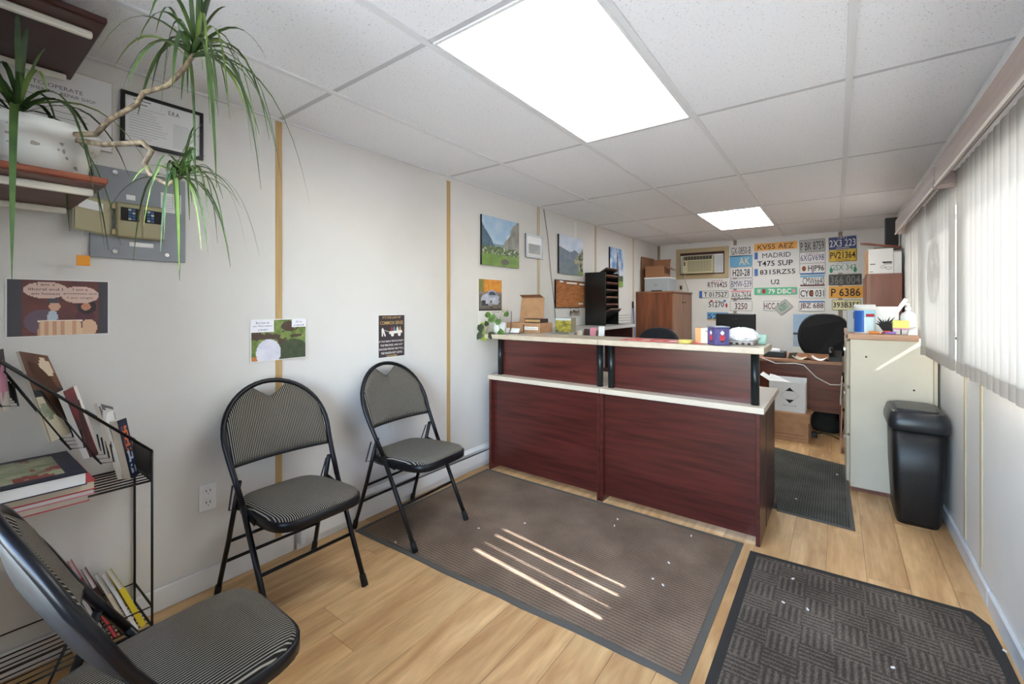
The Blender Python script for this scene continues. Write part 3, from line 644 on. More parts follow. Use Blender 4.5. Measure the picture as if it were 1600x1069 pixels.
for k, (nn, L0, L1) in enumerate(((30, .30, .52), (46, .24, .42), (40, .15, .28))):
    c = stems[k][-1]
    for q in range(nn):
        az = q * 2.399 + rs.random() * .5; el = math.radians(85 - 95 * (q / nn) + rs.uniform(-10, 10))
        d = Vector((math.cos(az) * math.cos(el), math.sin(az) * math.cos(el), math.sin(el))); d = (d + axd[k] * .45).normalized()
        leaf(c + axd[k].normalized() * rs.uniform(-.03, .015), d, rs.uniform(L0, L1), rs.uniform(.55, 1.25) * (1.1 - .7 * (el > 1.25)), rs.uniform(.0032, .006) * (1.5, 1, .75)[k], 'leaf_long' if rs.random() < .8 else 'leaf_pale')

# ------------------------------------------------------------------ things on the left wall
def lw(name, label, cat, y0, y1, z0, z1, th, mname, group=None, bev=0, tilt=0):
    T = thing(name, label, cat, (XL + .0015, (y0 + y1) / 2, (z0 + z1) / 2), RZ_LEFT, group); T.rotation_euler[1] = tilt
    wd, ht = y1 - y0, z1 - z0
    MB().box(-wd / 2, -th, -ht / 2, wd / 2, 0, ht / 2).build('sheet' if th < .004 else 'backing', mname, T, bevel=bev)
    return T, wd, ht
def frame(T, wd, ht, b_, th, mname):
    f = MB()
    for a in ((-wd / 2, -ht / 2, wd / 2, -ht / 2 + b_), (-wd / 2, ht / 2 - b_, wd / 2, ht / 2), (-wd / 2, -ht / 2 + b_, -wd / 2 + b_, ht / 2 - b_), (wd / 2 - b_, -ht / 2 + b_, wd / 2, ht / 2 - b_)): f.box(a[0], -th, a[1], a[2], 0, a[3])
    return f.build('frame', mname, T, bevel=.001)
def ruled(T, x0, x1, z0, z1, n, y, mname='ink', h=.0014, s=0):
    f = MB()
    for q in range(n):
        z = z0 + (z1 - z0) * q / max(1, n - 1); e = x0 + (x1 - x0) * (.55 + .45 * rnd(q, s)); f.box(x0, y - .0002, z, e, y, z + h)
    return f.build('printed_lines', mname, T)
mat('ink_grey', '#77777a', .8); mat('ink_gold', '#c9a768', .7); mat('ink_white', '#e9e6df', .7)
T, wd, ht = lw('framed_certificate', 'certificate in a thin black frame above the breaker panel', 'certificate', .462, .742, 1.925, 2.135, .008, 'paper')
frame(T, wd, ht, .013, .016, 'frame_black'); ruled(T, -.115, .02, -.07, .05, 12, -.0085, 'ink_grey', .001); ruled(T, .03, .115, -.075, .02, 14, -.0085, 'ink_grey', .001, 4)
ruled(T, -.1, -.02, .065, .08, 2, -.0085, 'ink', .003); text('E.R.A.', 'ink', T, .035, .065, .04, .018, -.0088)
T, wd, ht = lw('paper_certificate', 'pale licence certificate half hidden behind the potted plant', 'certificate', .10, .441, 1.876, 2.15, .004, 'paper')
frame(T, wd, ht, .004, .006, 'paper_cream'); text('TO OPERATE', 'ink_grey', T, .02, .062, .13, .014, -.0045); text('COMMERCIAL REPAIR SHOP', 'ink_grey', T, .02, .04, .2, .012, -.0045); ruled(T, -.1, .12, -.09, .015, 6, -.0045, 'ink_grey', .0015)
# breaker panel
T, wd, ht = lw('breaker_panel', 'grey electrical breaker panel with its olive door hanging open', 'panel', .373, .676, 1.464, 1.818, .012, 'panel_grey', bev=.002)
B = MB().box(-.082, -.034, -.095, .072, -.012, .043).build('breaker_box', 'panel_olive', T, bevel=.004)
MB().box(-.074, -.0355, -.087, -.005, -.034, .036).build('cover_plate', 'panel_olive_in', B); MB().box(.001, -.0355, -.087, .066, -.034, .036).build('cover_plate', 'panel_olive_in', B)
for cx in (-.039, .034):
    MB().box(cx - .028, -.0375, -.028, cx + .028, -.0355, .024).build('breaker_bay', 'ink', B)
    for r in range(4):
        for c in (0, 1): MB().box(cx - .012 + c * .012 + (.006 if cx < 0 else -.008), -.041, -.024 + r * .012, cx - .003 + c * .012 + (.006 if cx < 0 else -.008), -.0375, -.016 + r * .012).build('breaker_switch', 'breaker_blue' if (r + c) % 3 else 'silver', B)
D = MB().hexa([(-.205, -.055, -.083), (-.092, -.02, -.095), (-.092, -.016, -.095), (-.205, -.05, -.083)], [(-.205, -.055, .055), (-.092, -.02, .043), (-.092, -.016, .043), (-.205, -.05, .055)]).build('panel_door', 'panel_olive', T)
MB().hexa([(-.198, -.0565, -.078), (-.098, -.0245, -.088), (-.098, -.0225, -.088), (-.198, -.0545, -.078)], [(-.198, -.0565, .049), (-.098, -.0245, .036), (-.098, -.0225, .036), (-.198, -.0545, .049)]).build('door_inside', 'panel_olive_in', D)
MB().hexa([(-.19, -.0565, .0), (-.118, -.034, -.005), (-.118, -.033, -.005), (-.19, -.0555, .0)], [(-.18, -.0535, .035), (-.118, -.034, .026), (-.118, -.033, .026), (-.18, -.0525, .035)]).build('circuit_chart', 'paper', D)
for z in (.025, -.075): MB().box(-.092, -.03, z - .01, -.08, -.012, z + .01).build('hinge', 'trim_tan', T)
for x, z in ((-.08, .16), (.085, -.15), (-.08, -.15)): MB().tube([(x, -.012, z), (x, -.016, z)], .008, 10).build('screw', 'chrome', T)
MB().box(-.036, -.0135, -.125, .04, -.012, -.108).build('warning_label', 'paper', T); MB().box(-.046, -.0135, .06, -.018, -.012, .08).build('warning_label', 'paper', T)
MB().box(.065, -.0135, .03, .135, -.012, .112).build('warning_label', 'paper', T); ruled(T, .07, .13, .04, .095, 7, -.0138, 'ink_grey', .0012)
T = thing('hanging_tag', 'small orange paper tag hanging on a string below the open breaker door', 'tag', (XL + .06, .352, 1.43))
W(T).tube([(XL + .058, .345, 1.555), (XL + .06, .346, 1.46)], .0012, 5).build('string', 'string')
W(T).prism([(0, 0)] * 0 or [(XL + .058, .330), (XL + .0625, .330), (XL + .0625, .366), (XL + .058, .366)], 1.425, 1.463).build('tag_card', 'orange_paper')
# outlet
T, wd, ht = lw('wall_outlet', 'white double wall outlet behind the folding chair', 'outlet', .728, .797, .355, .475, .006, 'white_plastic', bev=.002)
for z in (.026, -.026):
    R = MB().plate(rrect(.034, .04, .014), -.0085, -.006).build('receptacle', 'white_plastic', T)
    MB().box(-.009, -.0088, z - .002, -.006, -.0085, z + .009).box(.006, -.0088, z - .002, .009, -.0085, z + .009).box(-.002, -.0088, z - .012, .002, -.0085, z - .008).build('slots', 'ink', T); R.location.z = z
# posters
def ell(u, v, cx, cy, rx, ry): return ((u - cx) / rx) ** 2 + ((v - cy) / ry) ** 2 < 1
T, wd, ht = lw('meme_poster', 'printed cartoon of a couple at a dinner table with two speech bubbles', 'poster', .164, .43, 1.167, 1.374, .0012, 'paper', 'printed jokes on the left wall')
def pic1(u, v):
    if u < .13 or u > .89: return '#46434a'
    if ell(u, v, .36, .82, .215, .15) or ell(u, v, .70, .74, .20, .16): return '#dcbcae'
    if ell(u, v, .43, .60, .06, .10) and v > .58: return '#4a4650'
    if ell(u, v, .44, .53, .055, .09): return '#d8a88c'
    if ell(u, v, .76, .52, .05, .07): return '#cf8d6e'
    if ell(u, v, .77, .52, .105, .14): return '#2f2027'
    if v < .26 and abs(u - .50) < .20 + .12 * (.26 - v): return '#e3c3a0' if rnd(int(u * 26), 2) < .6 else '#cd9a7d'
    if abs(v - .26) < .02 and abs(u - .5) < .22: return '#f0e3d2'
    if ell(u, v, .42, .33, .05, .13): return '#b9c4cf'
    if ell(u, v, .32, .25, .17, .22): return '#6d5865'
    if ell(u, v, .79, .12, .09, .16) and u > .72: return '#e0b795'
    if ell(u, v, .75, .33, .10, .14): return '#5c2f3c'
    return lerp('#4f2c33', '#7a4238', fbm(u * 9, v * 9, 4))
vprint(pic1, wd - .008, ht - .008, 76, 58, T, -.0014)
for k, (s, z) in enumerate((('I am a', .084), ('liberal and I', .067), ('am honest', .051))): text(s, 'ink', T, -.037, z, (.045, .085, .072)[k], .009, -.0018)
for k, (s, z) in enumerate((('I am a', .068), ('prostitute and', .052), ('I am virgin', .036))): text(s, 'ink', T, .052, z, (.04, .088, .068)[k], .009, -.0018)
T, wd, ht = lw('meme_poster', 'printed joke with two white speech bubbles over green foliage, pinned across the gold batten', 'poster', .94, 1.217, 1.002, 1.21, .0012, 'paper', 'printed jokes on the left wall')
T.location.x = XL + .0062
def pic2(u, v):
    if (u < .40 and v > .70) or (u > .72 and v > .80): return '#eceaf0'
    if ell(u, v, .30, .18, .22, .34): return lerp('#e8e6ec', '#c3c3d6', fbm(u * 6, v * 6, 3))
    if ell(u, v, .75, .16, .30, .34): return lerp('#37402f', '#4f5a41', fbm(u * 10, v * 10, 2))
    if v < .10 and u < .2: return '#c5793c'
    return lerp('#3c5a2a', '#93a45a', fbm(u * 13, v * 9, 6)) if fbm(u * 5, v * 5, 9) > .4 else '#4e3c33'
vprint(pic2, wd - .008, ht - .008, 66, 50, T, -.0014)
for k, (s, z) in enumerate((('But how do', .087), ('you TALK without', .070), ('a brain?', .053))): text(s, 'ink', T, -.082, z, (.062, .09, .045)[k], .010, -.0018)
for k, (s, z) in enumerate((('Oh I\'m', .088), ('a Liberal!', .070))): text(s, 'ink', T, .098, z, (.034, .055)[k], .010, -.0018)
T, wd, ht = lw('quote_poster', 'dark brown printed poster about common sense with a wagon drawing', 'poster', 1.676, 1.883, .948, 1.22, .0012, 'paper', 'printed jokes on the left wall')
MB().box(-wd / 2 + .004, -.0016, -ht / 2 + .004, wd / 2 - .002, -.0013, ht / 2 - .004).build('printed_ground', mat('poster_brown', '#3c3236', .7), T)
for s, z, w_, h, mm in (("IT'S THE LAW OF", .118, .14, .014, 'ink_gold'), ('COMMON SENSE', .084, .18, .022, 'ink_gold'), ('IF TOO MANY PEOPLE ENJOY', -.034, .19, .014, 'ink_white'), ('THE FREE RIDE, AND NOT', -.058, .175, .014, 'ink_white'), ('ENOUGH PEOPLE HELP PULL,', -.082, .19, .014, 'ink_white'), ("THE WAGON ISN'T GOING", -.106, .165, .014, 'ink_white'), ('ANYWHERE', -.126, .085, .013, 'ink_gold')): text(s, mm, T, 0, z, w_, h, -.002, bold=.012)
wg = MB().plate([(-.02, .012), (.085, .018), (.08, .035), (-.02, .03)], -.0019, -.0017)
for x in (.005, .06): wg.plate([(x + .012 * math.cos(a * PI / 6), .008 + .012 * math.sin(a * PI / 6)) for a in range(12)], -.0019, -.0017)
wg.plate([(-.078, .045), (-.07, .055), (-.062, .045), (-.045, .0), (-.055, .0), (-.066, .025), (-.068, .0), (-.076, .0)], -.0019, -.0017).plate([(-.065, .04), (-.02, .025), (-.02, .0275), (-.065, .0425)], -.0019, -.0017); wg.build('printed_wagon', 'ink_white', T)
for x, mm in ((.0, mat('ink_red', '#b4343c', .7)), (.02, mat('ink_teal', '#5b8ea0', .7)), (.045, 'ink_white'), (.066, 'ink_gold')): MB().plate([(x - .008, .034), (x + .008, .034), (x + .006, .05), (x, .062), (x - .006, .05)], -.0019, -.0017).build('printed_rider', mm, T)
# pictures
def valley(u, v):
    sky = lerp('#8fb7d8', '#c9d9e6', fbm(u * 5, v * 5, 2)) if v < .95 or 1 else 0
    if u > .45 and fbm(u * 4 + 3, v * 5, 8) > .5: sky = '#d7dde6'
    lm = .82 - u * 1.35 + .05 * fbm(u * 14, 1, 3); rm = .45 + max(0, (u - .55)) * 1.1 + (.1 if u > .75 else 0) + .06 * fbm(u * 16, 2, 5)
    if v < .22 + .05 * fbm(u * 6, 0, 2): return lerp('#5d8035', '#87a44c', fbm(u * 9, v * 9, 1)) if not ell(u, v, .6, .10, .11, .06) else '#6b6157'
    if v < .36 + .07 * fbm(u * 8, 1, 6): return lerp('#36452d', '#6f8a4a', fbm(u * 18, v * 18, 1)) if fbm(u * 24, v * 24, 4) < .62 else '#c9c3b8'
    if u > .55 and v < rm: return lerp('#6f7068', '#a9a79d', fbm(u * 20, v * 7, 3))
    if v < lm: return lerp('#3d5566', '#5f7c8e', fbm(u * 12, v * 8, 5))
    if v < .46: return '#7f98a6'
    return sky
def lake(u, v):
    if v < .30 and u < .8: return lerp('#5d6d77', '#7e8d94', fbm(u * 6, v * 22, 2))
    if u > .58 and v < .28 + (u - .5) * .95 and v > (.1 if u > .75 else .26): return lerp('#5f6a3e', '#cabfa9', fbm(u * 20, v * 20, 7)) if fbm(u * 16, v * 16, 3) > .42 else '#3f4a31'
    if v <= .1 and u >= .75: return '#78904a'
    if v < .62 - abs(u - .62) * .35 + .06 * fbm(u * 12, 0, 4): return lerp('#566576', '#7a8998', fbm(u * 9, v * 9, 6))
    if v < .70 - u * .25: return '#6b7a8a'
    return lerp('#aec3dc', '#e3e7ee', fbm(u * 5, v * 6, 5))
def tower(u, v):
    c = .55; h = .09 * (1 - v) ** 1.7 * 2.1 + .008
    if .22 < v < .90 and abs(u - c) < h + .02 and not ell(u, v, c, .24, .10, .13): return '#565f6b'
    if v < .14: return lerp('#6f8f3a', '#93ad55', fbm(u * 9, v * 9, 2))
    if v < .25 + .08 * fbm(u * 9, 1, 3): return '#3f5334'
    return lerp('#5d8fc4', '#e0e6ee', max(0, fbm(u * 4, v * 5, 8) * 2 - .6))
for (nm, lb, y0, y1, z0, z1, fn) in (('valley', 'unframed photo print of a green mountain valley with steep cliffs', 2.643, 3.148, 1.605, 2.006, valley), ('lake', 'unframed photo print of a lakeside village below grey mountains', 3.846, 4.366, 1.606, 2.006, lake), ('tower', 'tall photo print of an iron lattice tower under a blue sky', 5.09, 5.50, 1.52, 2.008, tower)):
    T, wd, ht = lw('photo_print', lb, 'picture', y0, y1, z0, z1, .018, 'frame_black', 'photo prints along the left wall'); vprint(fn, wd, ht, 84, 68, T, -.0185)
T, wd, ht = lw('framed_certificate', 'small silver-framed certificate between two mountain photo prints', 'certificate', 3.26, 3.545, 1.72, 1.936, .008, 'paper'); T.location.x = XL + .0062
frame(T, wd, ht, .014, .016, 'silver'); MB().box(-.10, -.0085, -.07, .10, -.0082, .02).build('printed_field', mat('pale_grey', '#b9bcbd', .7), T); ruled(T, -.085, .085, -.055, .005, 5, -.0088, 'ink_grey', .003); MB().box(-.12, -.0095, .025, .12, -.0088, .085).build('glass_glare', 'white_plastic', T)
T, wd, ht = lw('wall_calendar', 'wall calendar showing a silver sports car in autumn', 'calendar', 2.62, 2.92, 1.12, 1.492, .003, 'paper')
def car(u, v):
    if v < .34: return '#dedcd8' if v < .31 else '#33302f'
    if ell(u, v, .52, .455, .055, .085) or ell(u, v, .90, .52, .04, .075): return '#b7b2a0' if (ell(u, v, .52, .455, .03, .05) or ell(u, v, .90, .52, .02, .045)) else '#26262a'
    if ell(u, v, .57, .675, .15, .06) and v > .66: return '#3d4657'
    if ell(u, v, .56, .68, .19, .09): return '#9aa3b5'
    if ell(u, v, .20, .50, .09, .04) or (v < .465 and .12 < u < .42 and v > .43): return '#2e3138'
    if ell(u, v, .42, .56, .33, .13): return lerp('#8a90a0', '#d2d6de', fbm(u * 9, v * 14, 3))
    if ell(u, v, .74, .55, .18, .11): return '#a5acba'
    if ell(u, v, .52, .47, .05, .08) or ell(u, v, .88, .53, .04, .07): return '#b7b2a0'
    if v > .74: return lerp('#c8701c', '#e2a53a', fbm(u * 14, v * 14, 2)) if u > .22 else lerp('#5d6a3a', '#a58a3a', fbm(u * 9, v * 9, 2))
    if v > .68: return '#8d7a72'
    return lerp('#4f4a44', '#7c766e', fbm(u * 12, v * 16, 5))
vprint(car, wd - .004, ht - .004, 44, 52, T, -.0033)
text('OCTOBER', 'ink_grey', T, .08, -.085, .08, .013, -.004)
T, wd, ht = lw('cork_board', 'cork notice board with a black edge above the side counter', 'board', 3.785, 4.42, 1.252, 1.541, .012, 'cork')
frame(T, wd, ht, .008, .016, 'frame_black')
for x, z, w_, h in ((-.2, .128, .07, .02), (.02, .118, .22, .016), (.25, .112, .12, .016), (.22, -.10, .1, .02)): MB().box(x - w_ / 2, -.0135, z - h / 2, x + w_ / 2, -.012, z + h / 2).build('paper_strip', 'paper', T)
for q in range(4):
    y = 4.08 + .055 * q; z = 1.245 - .01 * rnd(q, 1)
    T = thing('key_bunch', 'bunch of keys hanging on a hook below the cork board', 'keys', (XL + .03, y, z - .05), group='keys below the cork board')
    W(T).tube([(XL + .001, y, z + .012), (XL + .028, y, z + .006), (XL + .03, y, z + .014)], .0025, 6).build('hook', 'chrome')
    W(T).tube([(XL + .028, y + .012 * math.cos(a * PI / 5), z - .008 + .014 * math.sin(a * PI / 5)) for a in range(10)], .0018, 5, closed=True).build('ring', 'chrome')
    for k in range(2 + q % 2):
        a = (k - 1) * .35; W(T).obox((XL + .026 + k * .004, y + .02 * a, z - .03), (.002, 0, 0), (0, .022, .004 * a), (0, .01 * a, .026)).obox((XL + .026 + k * .004, y + .05 * a, z - .056), (.002, 0, 0), (0, .009, 0), (0, .012 * a, .034)).build('key', ('black_plastic', 'chrome', 'batten_gold')[(q + k) % 3])
T = thing('hanging_cable', 'thin grey cable running down the left wall from the ceiling', 'cable', (XL + .01, 3.7, 1.7))
W(T).tube([(XL + .004, 3.58, ZC - .01), (XL + .018, 3.63, 1.95), (XL + .008, 3.70, 1.62), (XL + .006, 3.775, 1.30), (XL + .008, 3.80, 1.10)], .0035, 5).build('cable', 'ink_grey')
# ------------------------------------------------------------------ wire magazine rack in the corner
RXB, RXF, RY = XL + .012, -2.045, .505
T = thing('magazine_rack', 'black wire magazine rack with sloping rails in the corner behind the folding chair', 'rack', ((RXB + RXF) / 2, .2, 0))
for x in (RXB, RXF):
    W(T).tube([(x, RY, 0), (x, RY, .735)], .0045, 6).build('leg', 'wire_black'); W(T).tube([(x, -.10, 0), (x, -.10, 1.345)], .0045, 6).build('leg', 'wire_black')
    W(T).tube([(x, RY, .737), (x, -.10, 1.347)], .005, 6).build('side_rail', 'wire_black')
    W(T).tube([(x, RY, .628), (x, -.10, .628)], .004, 6).build('shelf_rail', 'wire_black'); W(T).tube([(x, RY, .085), (x, -.10, .085)], .004, 6).build('tray_rail', 'wire_black')
    W(T).tube([(x, RY, .16), (x, -.10, .16)], .0025, 6).build('tray_rail', 'wire_black')
for q in range(1, 7): x = RXB + (RXF - RXB) * q / 7; W(T).tube([(x, RY, .628), (x, -.10, .628)], .0028, 5).build('shelf_rod', 'wire_black'); W(T).tube([(x, RY, .085), (x, -.10, .085)], .0025, 5).build('tray_rod', 'wire_black')
for z in (.628, .085, .735, .16): W(T).tube([(RXB, RY, z), (RXF, RY, z)], .004, 6).build('cross_bar', 'wire_black'); 
W(T).hexa([(RXB, RY - .006, .64), (RXF, RY - .006, .64), (RXF, RY - .002, .64), (RXB, RY - .002, .64)], [(RXB, RY - .006, .735), (RXF, RY - .006, .735), (RXF, RY - .002, .735), (RXB, RY - .002, .735)]).build('end_plate', 'wire_black')
for (yb, zb) in ((.30, .80), (.375, .73), (.15, .97)):       # wire pockets, leaning back
    for q in range(4):
        x = RXB + .02 + (RXF - RXB - .03) * q / 3
        W(T).tube([(x, yb - .15, zb + .27), (x, yb - .01, zb), (x, yb + .025, zb - .005), (x, yb + .015, zb + .06)], .0026, 5).build('pocket_wire', 'wire_black')
    W(T).tube([(RXB, yb - .01, zb), (RXF, yb - .01, zb)], .0026, 5).build('pocket_wire', 'wire_black'); W(T).tube([(RXB, yb - .15, zb + .27), (RXF, yb - .15, zb + .27)], .0026, 5).build('pocket_wire', 'wire_black')
def slab(name, label, cat, pts, th, cm, fn=None, group=None, page='paper_cream'):
    """pts: BL, BR, TR, TL of the side that shows; thickness goes away from the room"""
    P = [Vector(p) for p in pts]; nrm = (P[1] - P[0]).cross(P[3] - P[0]).normalized()
    T = thing(name, label, cat, P[0], group=group); Q = [p - nrm * th for p in P]
    W(T).hexa([p - nrm * .001 for p in P], [q + nrm * .001 for q in Q]).build('pages', page)
    c = W(T); c.add(P + [p - nrm * .001 for p in P], [(0, 1, 2, 3), (7, 6, 5, 4), (0, 4, 5, 1), (1, 5, 6, 2), (2, 6, 7, 3), (3, 7, 4, 0)]); c.build('cover', cm)
    if fn:
        nx, ny = 16, 26; vs = []; cols = []
        for j in range(ny + 1):
            for i2 in range(nx + 1):
                u, v = i2 / nx, j / ny; vs.append(P[0] * (1 - u) * (1 - v) + P[1] * u * (1 - v) + P[2] * u * v + P[3] * (1 - u) * v + nrm * .0006 - Vector(T.location))
        fs = [(j * (nx + 1) + i2, j * (nx + 1) + i2 + 1, (j + 1) * (nx + 1) + i2 + 1, (j + 1) * (nx + 1) + i2) for j in range(ny) for i2 in range(nx)]
        me = bpy.data.meshes.new('cover_print'); me.from_pydata([tuple(p) for p in vs], [], fs); at = me.color_attributes.new('Col', 'FLOAT_COLOR', 'CORNER'); k = 0
        for j in range(ny):
            for i2 in range(nx):
                c_ = fn((i2 + .5) / nx, (j + .5) / ny); c_ = hx(c_) if isinstance(c_, str) else c_
                for q in range(4): at.data[k].color = (*c_, 1); k += 1
        me.materials.append(_m['print_ink']); o = bpy.data.objects.new('cover_print', me); COL.objects.link(o); o.parent = T
    return T
def pxX(u, v, x): return px(u, v, 0, x)
mat('cover_brown', '#6b4a38', .5); mat('cover_dark', '#3a2422', .5); mat('cover_pink', '#cf8fa8', .5); mat('cover_navy', '#1d2338', .45); mat('cover_red', '#c4464c', .5); mat('cover_blue', '#4aa3c9', .5); mat('cover_yellow', '#e6cf36', .5); mat('cover_grey', '#a9a8a4', .6); mat('cover_cream', '#cfc3ad', .6)
def magA(u, v):
    if v > .58: return lerp('#7a4a30', '#3c2219', fbm(u * 5, v * 7, 3)) if not ell(u, v, .72, .84, .22, .12) else '#d8c3a6'
    if v > .50: return '#2d3336'
    if ell(u, v, .22, .34, .2, .10): return lerp('#3a5a32', '#c9c9b0', fbm(u * 12, v * 16, 2))
    if v < .12 and u > .6: return '#6d675c'
    return '#cfc6ac'
slab('magazine', 'curled brown and beige magazine in the uppermost full rack pocket', 'magazine', (pxX(80, 691, -2.075), pxX(127, 669, -2.15), pxX(74, 556, -2.15), pxX(30, 549, -2.075)), .012, 'cover_brown', magA)
slab('magazine', 'thick magazine with dark red cover behind the curled beige one', 'magazine', (pxX(141, 715, -2.08), pxX(158, 708, -2.13), pxX(119, 602, -2.13), pxX(99, 612, -2.08)), .02, 'cover_dark', lambda u, v: '#e2ddd8' if u > .72 else lerp('#2d1f20', '#9a2f36', fbm(u * 4, v * 6, 5) * 1.3 - .3), page='paper')
slab('magazine', 'folded white newspaper in the lowest rack pocket', 'magazine', (pxX(190, 748, -2.10), pxX(203, 747, -2.16), pxX(176, 636, -2.16), pxX(152, 630, -2.10)), .012, 'paper', lambda u, v: '#5b5a5c' if (fbm(u * 3, v * 14, 6) > .55 and v > .3) else '#c9c7c3')
slab('book', 'navy blue book with orange lettering standing on the wire shelf', 'book', (pxX(205, 748, -2.09), pxX(217, 741, -2.11), pxX(197, 653, -2.11), pxX(183, 658, -2.09)), .03, 'cover_navy', lambda u, v: ('#d06a3a' if v > .45 else '#b9c0d0') if (.25 < u < .8 and rnd(int(u * 6), int(v * 22), 2) > .45 and .08 < v < .9) else '#1f2740')
slab('magazine', 'pink edged magazine standing in the rack pocket nearest the entrance wall', 'magazine', (pxX(4, 643, -2.08), pxX(17, 640, -2.12), pxX(5, 545, -2.12), pxX(-12, 548, -2.08)), .015, 'cover_pink', lambda u, v: '#d59ab0' if .3 < v < .62 else ('#33282c' if v > .62 else '#d9d4c6'))
# lying books on the wire shelf
def flat_book(label, x0, x1, y0, y1, z0, z1, cm, page, fn=None):
    T = thing('book', label, 'book', ((x0 + x1) / 2, (y0 + y1) / 2, z0), group='books lying on the wire shelf')
    W(T).box(x0 + .003, y0 + .004, z0 + .003, x1 - .003, y1 - .003, z1 - .003).build('pages', page)
    W(T).box(x0, y0, z0, x1, y1, z0 + .003).box(x0, y0, z1 - .003, x1, y1, z1).box(x0, y0, z0 + .003, x1, y0 + .004, z1 - .003).build('cover', cm)
    if fn:
        o = vprint(fn, (x1 - x0) * .94, (y1 - y0) * .94, 30, 34, T, 0, 'cover_print'); o.rotation_euler = (-PI / 2, 0, PI); o.location = (0, 0, z1 - z0 + .0006); o.rotation_euler = (-PI / 2, 0, 0)
flat_book('thick red hardback at the bottom of the lying book pile', -2.27, -1.985, .0, .325, .633, .658, 'cover_red', 'paper_cream')
flat_book('thin pale book with pink spine in the lying book pile', -2.26, -1.965, .02, .335, .659, .676, mat('cover_rose', '#d98a96', .5), 'paper')
flat_book('red covered book with tan pages directly under the large atlas', -2.26, -1.955, .01, .335, .677, .706, 'cover_red', 'cover_cream')
flat_book('large hardback with navy border and colourful cover on top of the book pile', -2.262, -1.925, -.08, .31, .707, .747, 'cover_navy', 'paper',
          lambda u, v: '#20263c' if (u < .06 or u > .9 or v < .1 or v > .92) else ('#d0813a' if ell(u, v, .5, .42, .2, .14) else lerp('#3c5a2e', '#c9c9a8', fbm(u * 9, v * 6, 4)) if fbm(u * 5, v * 9, 7) > .42 else '#8d3a30'))
# books in the bottom tray, leaning towards the entrance wall
for q, (y, th, h, cm, fx, lab) in enumerate(((.484, .016, .18, 'cover_yellow', -2.06, 'bright yellow paperback leaning in the bottom tray of the rack'), (.464, .010, .17, 'paper', -2.055, 'thin white booklet leaning beside the yellow paperback'), (.448, .012, .18, 'cover_cream', -2.06, 'cream booklet leaning in the middle of the bottom tray'), (.428, .014, .22, 'cover_dark', -2.065, 'black covered notebook leaning in the bottom tray'), (.408, .012, .27, 'cover_red', -2.07, 'red spiral edged book leaning in the bottom tray'), (.388, .014, .28, 'cover_grey', -2.07, 'grey paperback leaning in the bottom tray'), (.356, .024, .26, 'cover_blue', -2.06, 'sky blue paperback leaning in the bottom tray'), (.318, .03, .34, 'cover_cream', -2.09, 'tall cream book sticking up at the inner end of the tray'))):
    a = math.radians(20); d = Vector((0, -math.sin(a), math.cos(a))); nrm = Vector((0, math.cos(a), math.sin(a))); x0, x1 = RXB + .015, fx
    T = thing('book', lab, 'book', ((x0 + x1) / 2, y, .09), group='books in the bottom tray')
    c = Vector(((x0 + x1) / 2, y, .092)) + d * h / 2
    W(T).obox(c, (x1 - x0 - .006, 0, 0), nrm * (th - .003), d * (h - .006)).build('pages', 'paper')
    W(T).obox(c + nrm * (th / 2 - .001), (x1 - x0, 0, 0), nrm * .002, d * h).obox(c - nrm * (th / 2 - .001), (x1 - x0, 0, 0), nrm * .002, d * h).obox(c + Vector(((x1 - x0) / 2 - .0015, 0, 0)), (.003, 0, 0), nrm * th, d * h).build('cover', cm)

# ------------------------------------------------------------------ licence plates on the back wall
YP = YB - .006
COLS = dict(white='#d9d7d4', blue='#5f9fc4', navy='#22346f', yellow='#dcb42a', orange='#dd9a24', green='#4fae86', black='#27211f', pale='#d9d0a4', silver='#a9a8a2')
for kk, vv in COLS.items(): mat('plate_' + kk, vv, .4)
mat('ink_blue', '#2c3672', .6); mat('ink_maroon', '#5a2a33', .6); mat('ink_brown', '#8a4a22', .7); mat('ink_green', '#2f8a6a', .7); mat('euro_blue', '#2d62a8', .5); mat('plate_rim', '#6d6b69', .5)
def plate(txt, r, base, ink, lab, small=None, extra=None, org=(1130, 360), sc=.1375, rim=True, tilt=0, off=0, th=.72, tw=.88, tx=0):
    a = px(org[0] + r[0] * sc, org[1] + r[1] * sc, 1, YP); c = px(org[0] + r[2] * sc, org[1] + r[3] * sc, 1, YP)
    wd, ht = c.x - a.x, a.z - c.z
    if wd > .42: ht = .107
    T = thing('license_plate', lab, 'license plate', ((a.x + c.x) / 2, YB - .006 - off, (a.z + c.z) / 2), group='licence plates on the back wall'); T.rotation_euler[1] = tilt
    MB().plate(rrect(wd - .006, ht - .006, .012, 3), -.003, 0).build('plate', 'plate_' + base, T)
    if rim:
        o_, i_ = rrect(wd - .008, ht - .008, .011, 3), rrect(wd - .017, ht - .017, .008, 3); f = MB(); n = len(o_)
        for q in range(n): z = (q + 1) % n; f.add([(o_[q][0], -.0042, o_[q][1]), (o_[z][0], -.0042, o_[z][1]), (i_[z][0], -.0042, i_[z][1]), (i_[q][0], -.0042, i_[q][1])], [(0, 1, 2, 3)])
        f.build('rim', ink if rim is True else rim, T)
    hgt = ht * (.5 if small else .62) * (th / .72)
    text(txt, ink, T, tx * wd, -ht * (.0 if small else .02), wd * tw, hgt, -.005, bold=(0 if set(txt) & set('MWKX') else .012))
    for s, zz, w_, mm in (small or ()): text(s, mm, T, 0, ht * zz, wd * w_, ht * .11, -.005)
    if extra: extra(T, wd, ht)
    return T
def euro(T, wd, ht): MB().box(-wd / 2 + .005, -.0045, -ht / 2 + .006, -wd / 2 + .045, -.003, ht / 2 - .006).build('country_band', 'euro_blue', T)
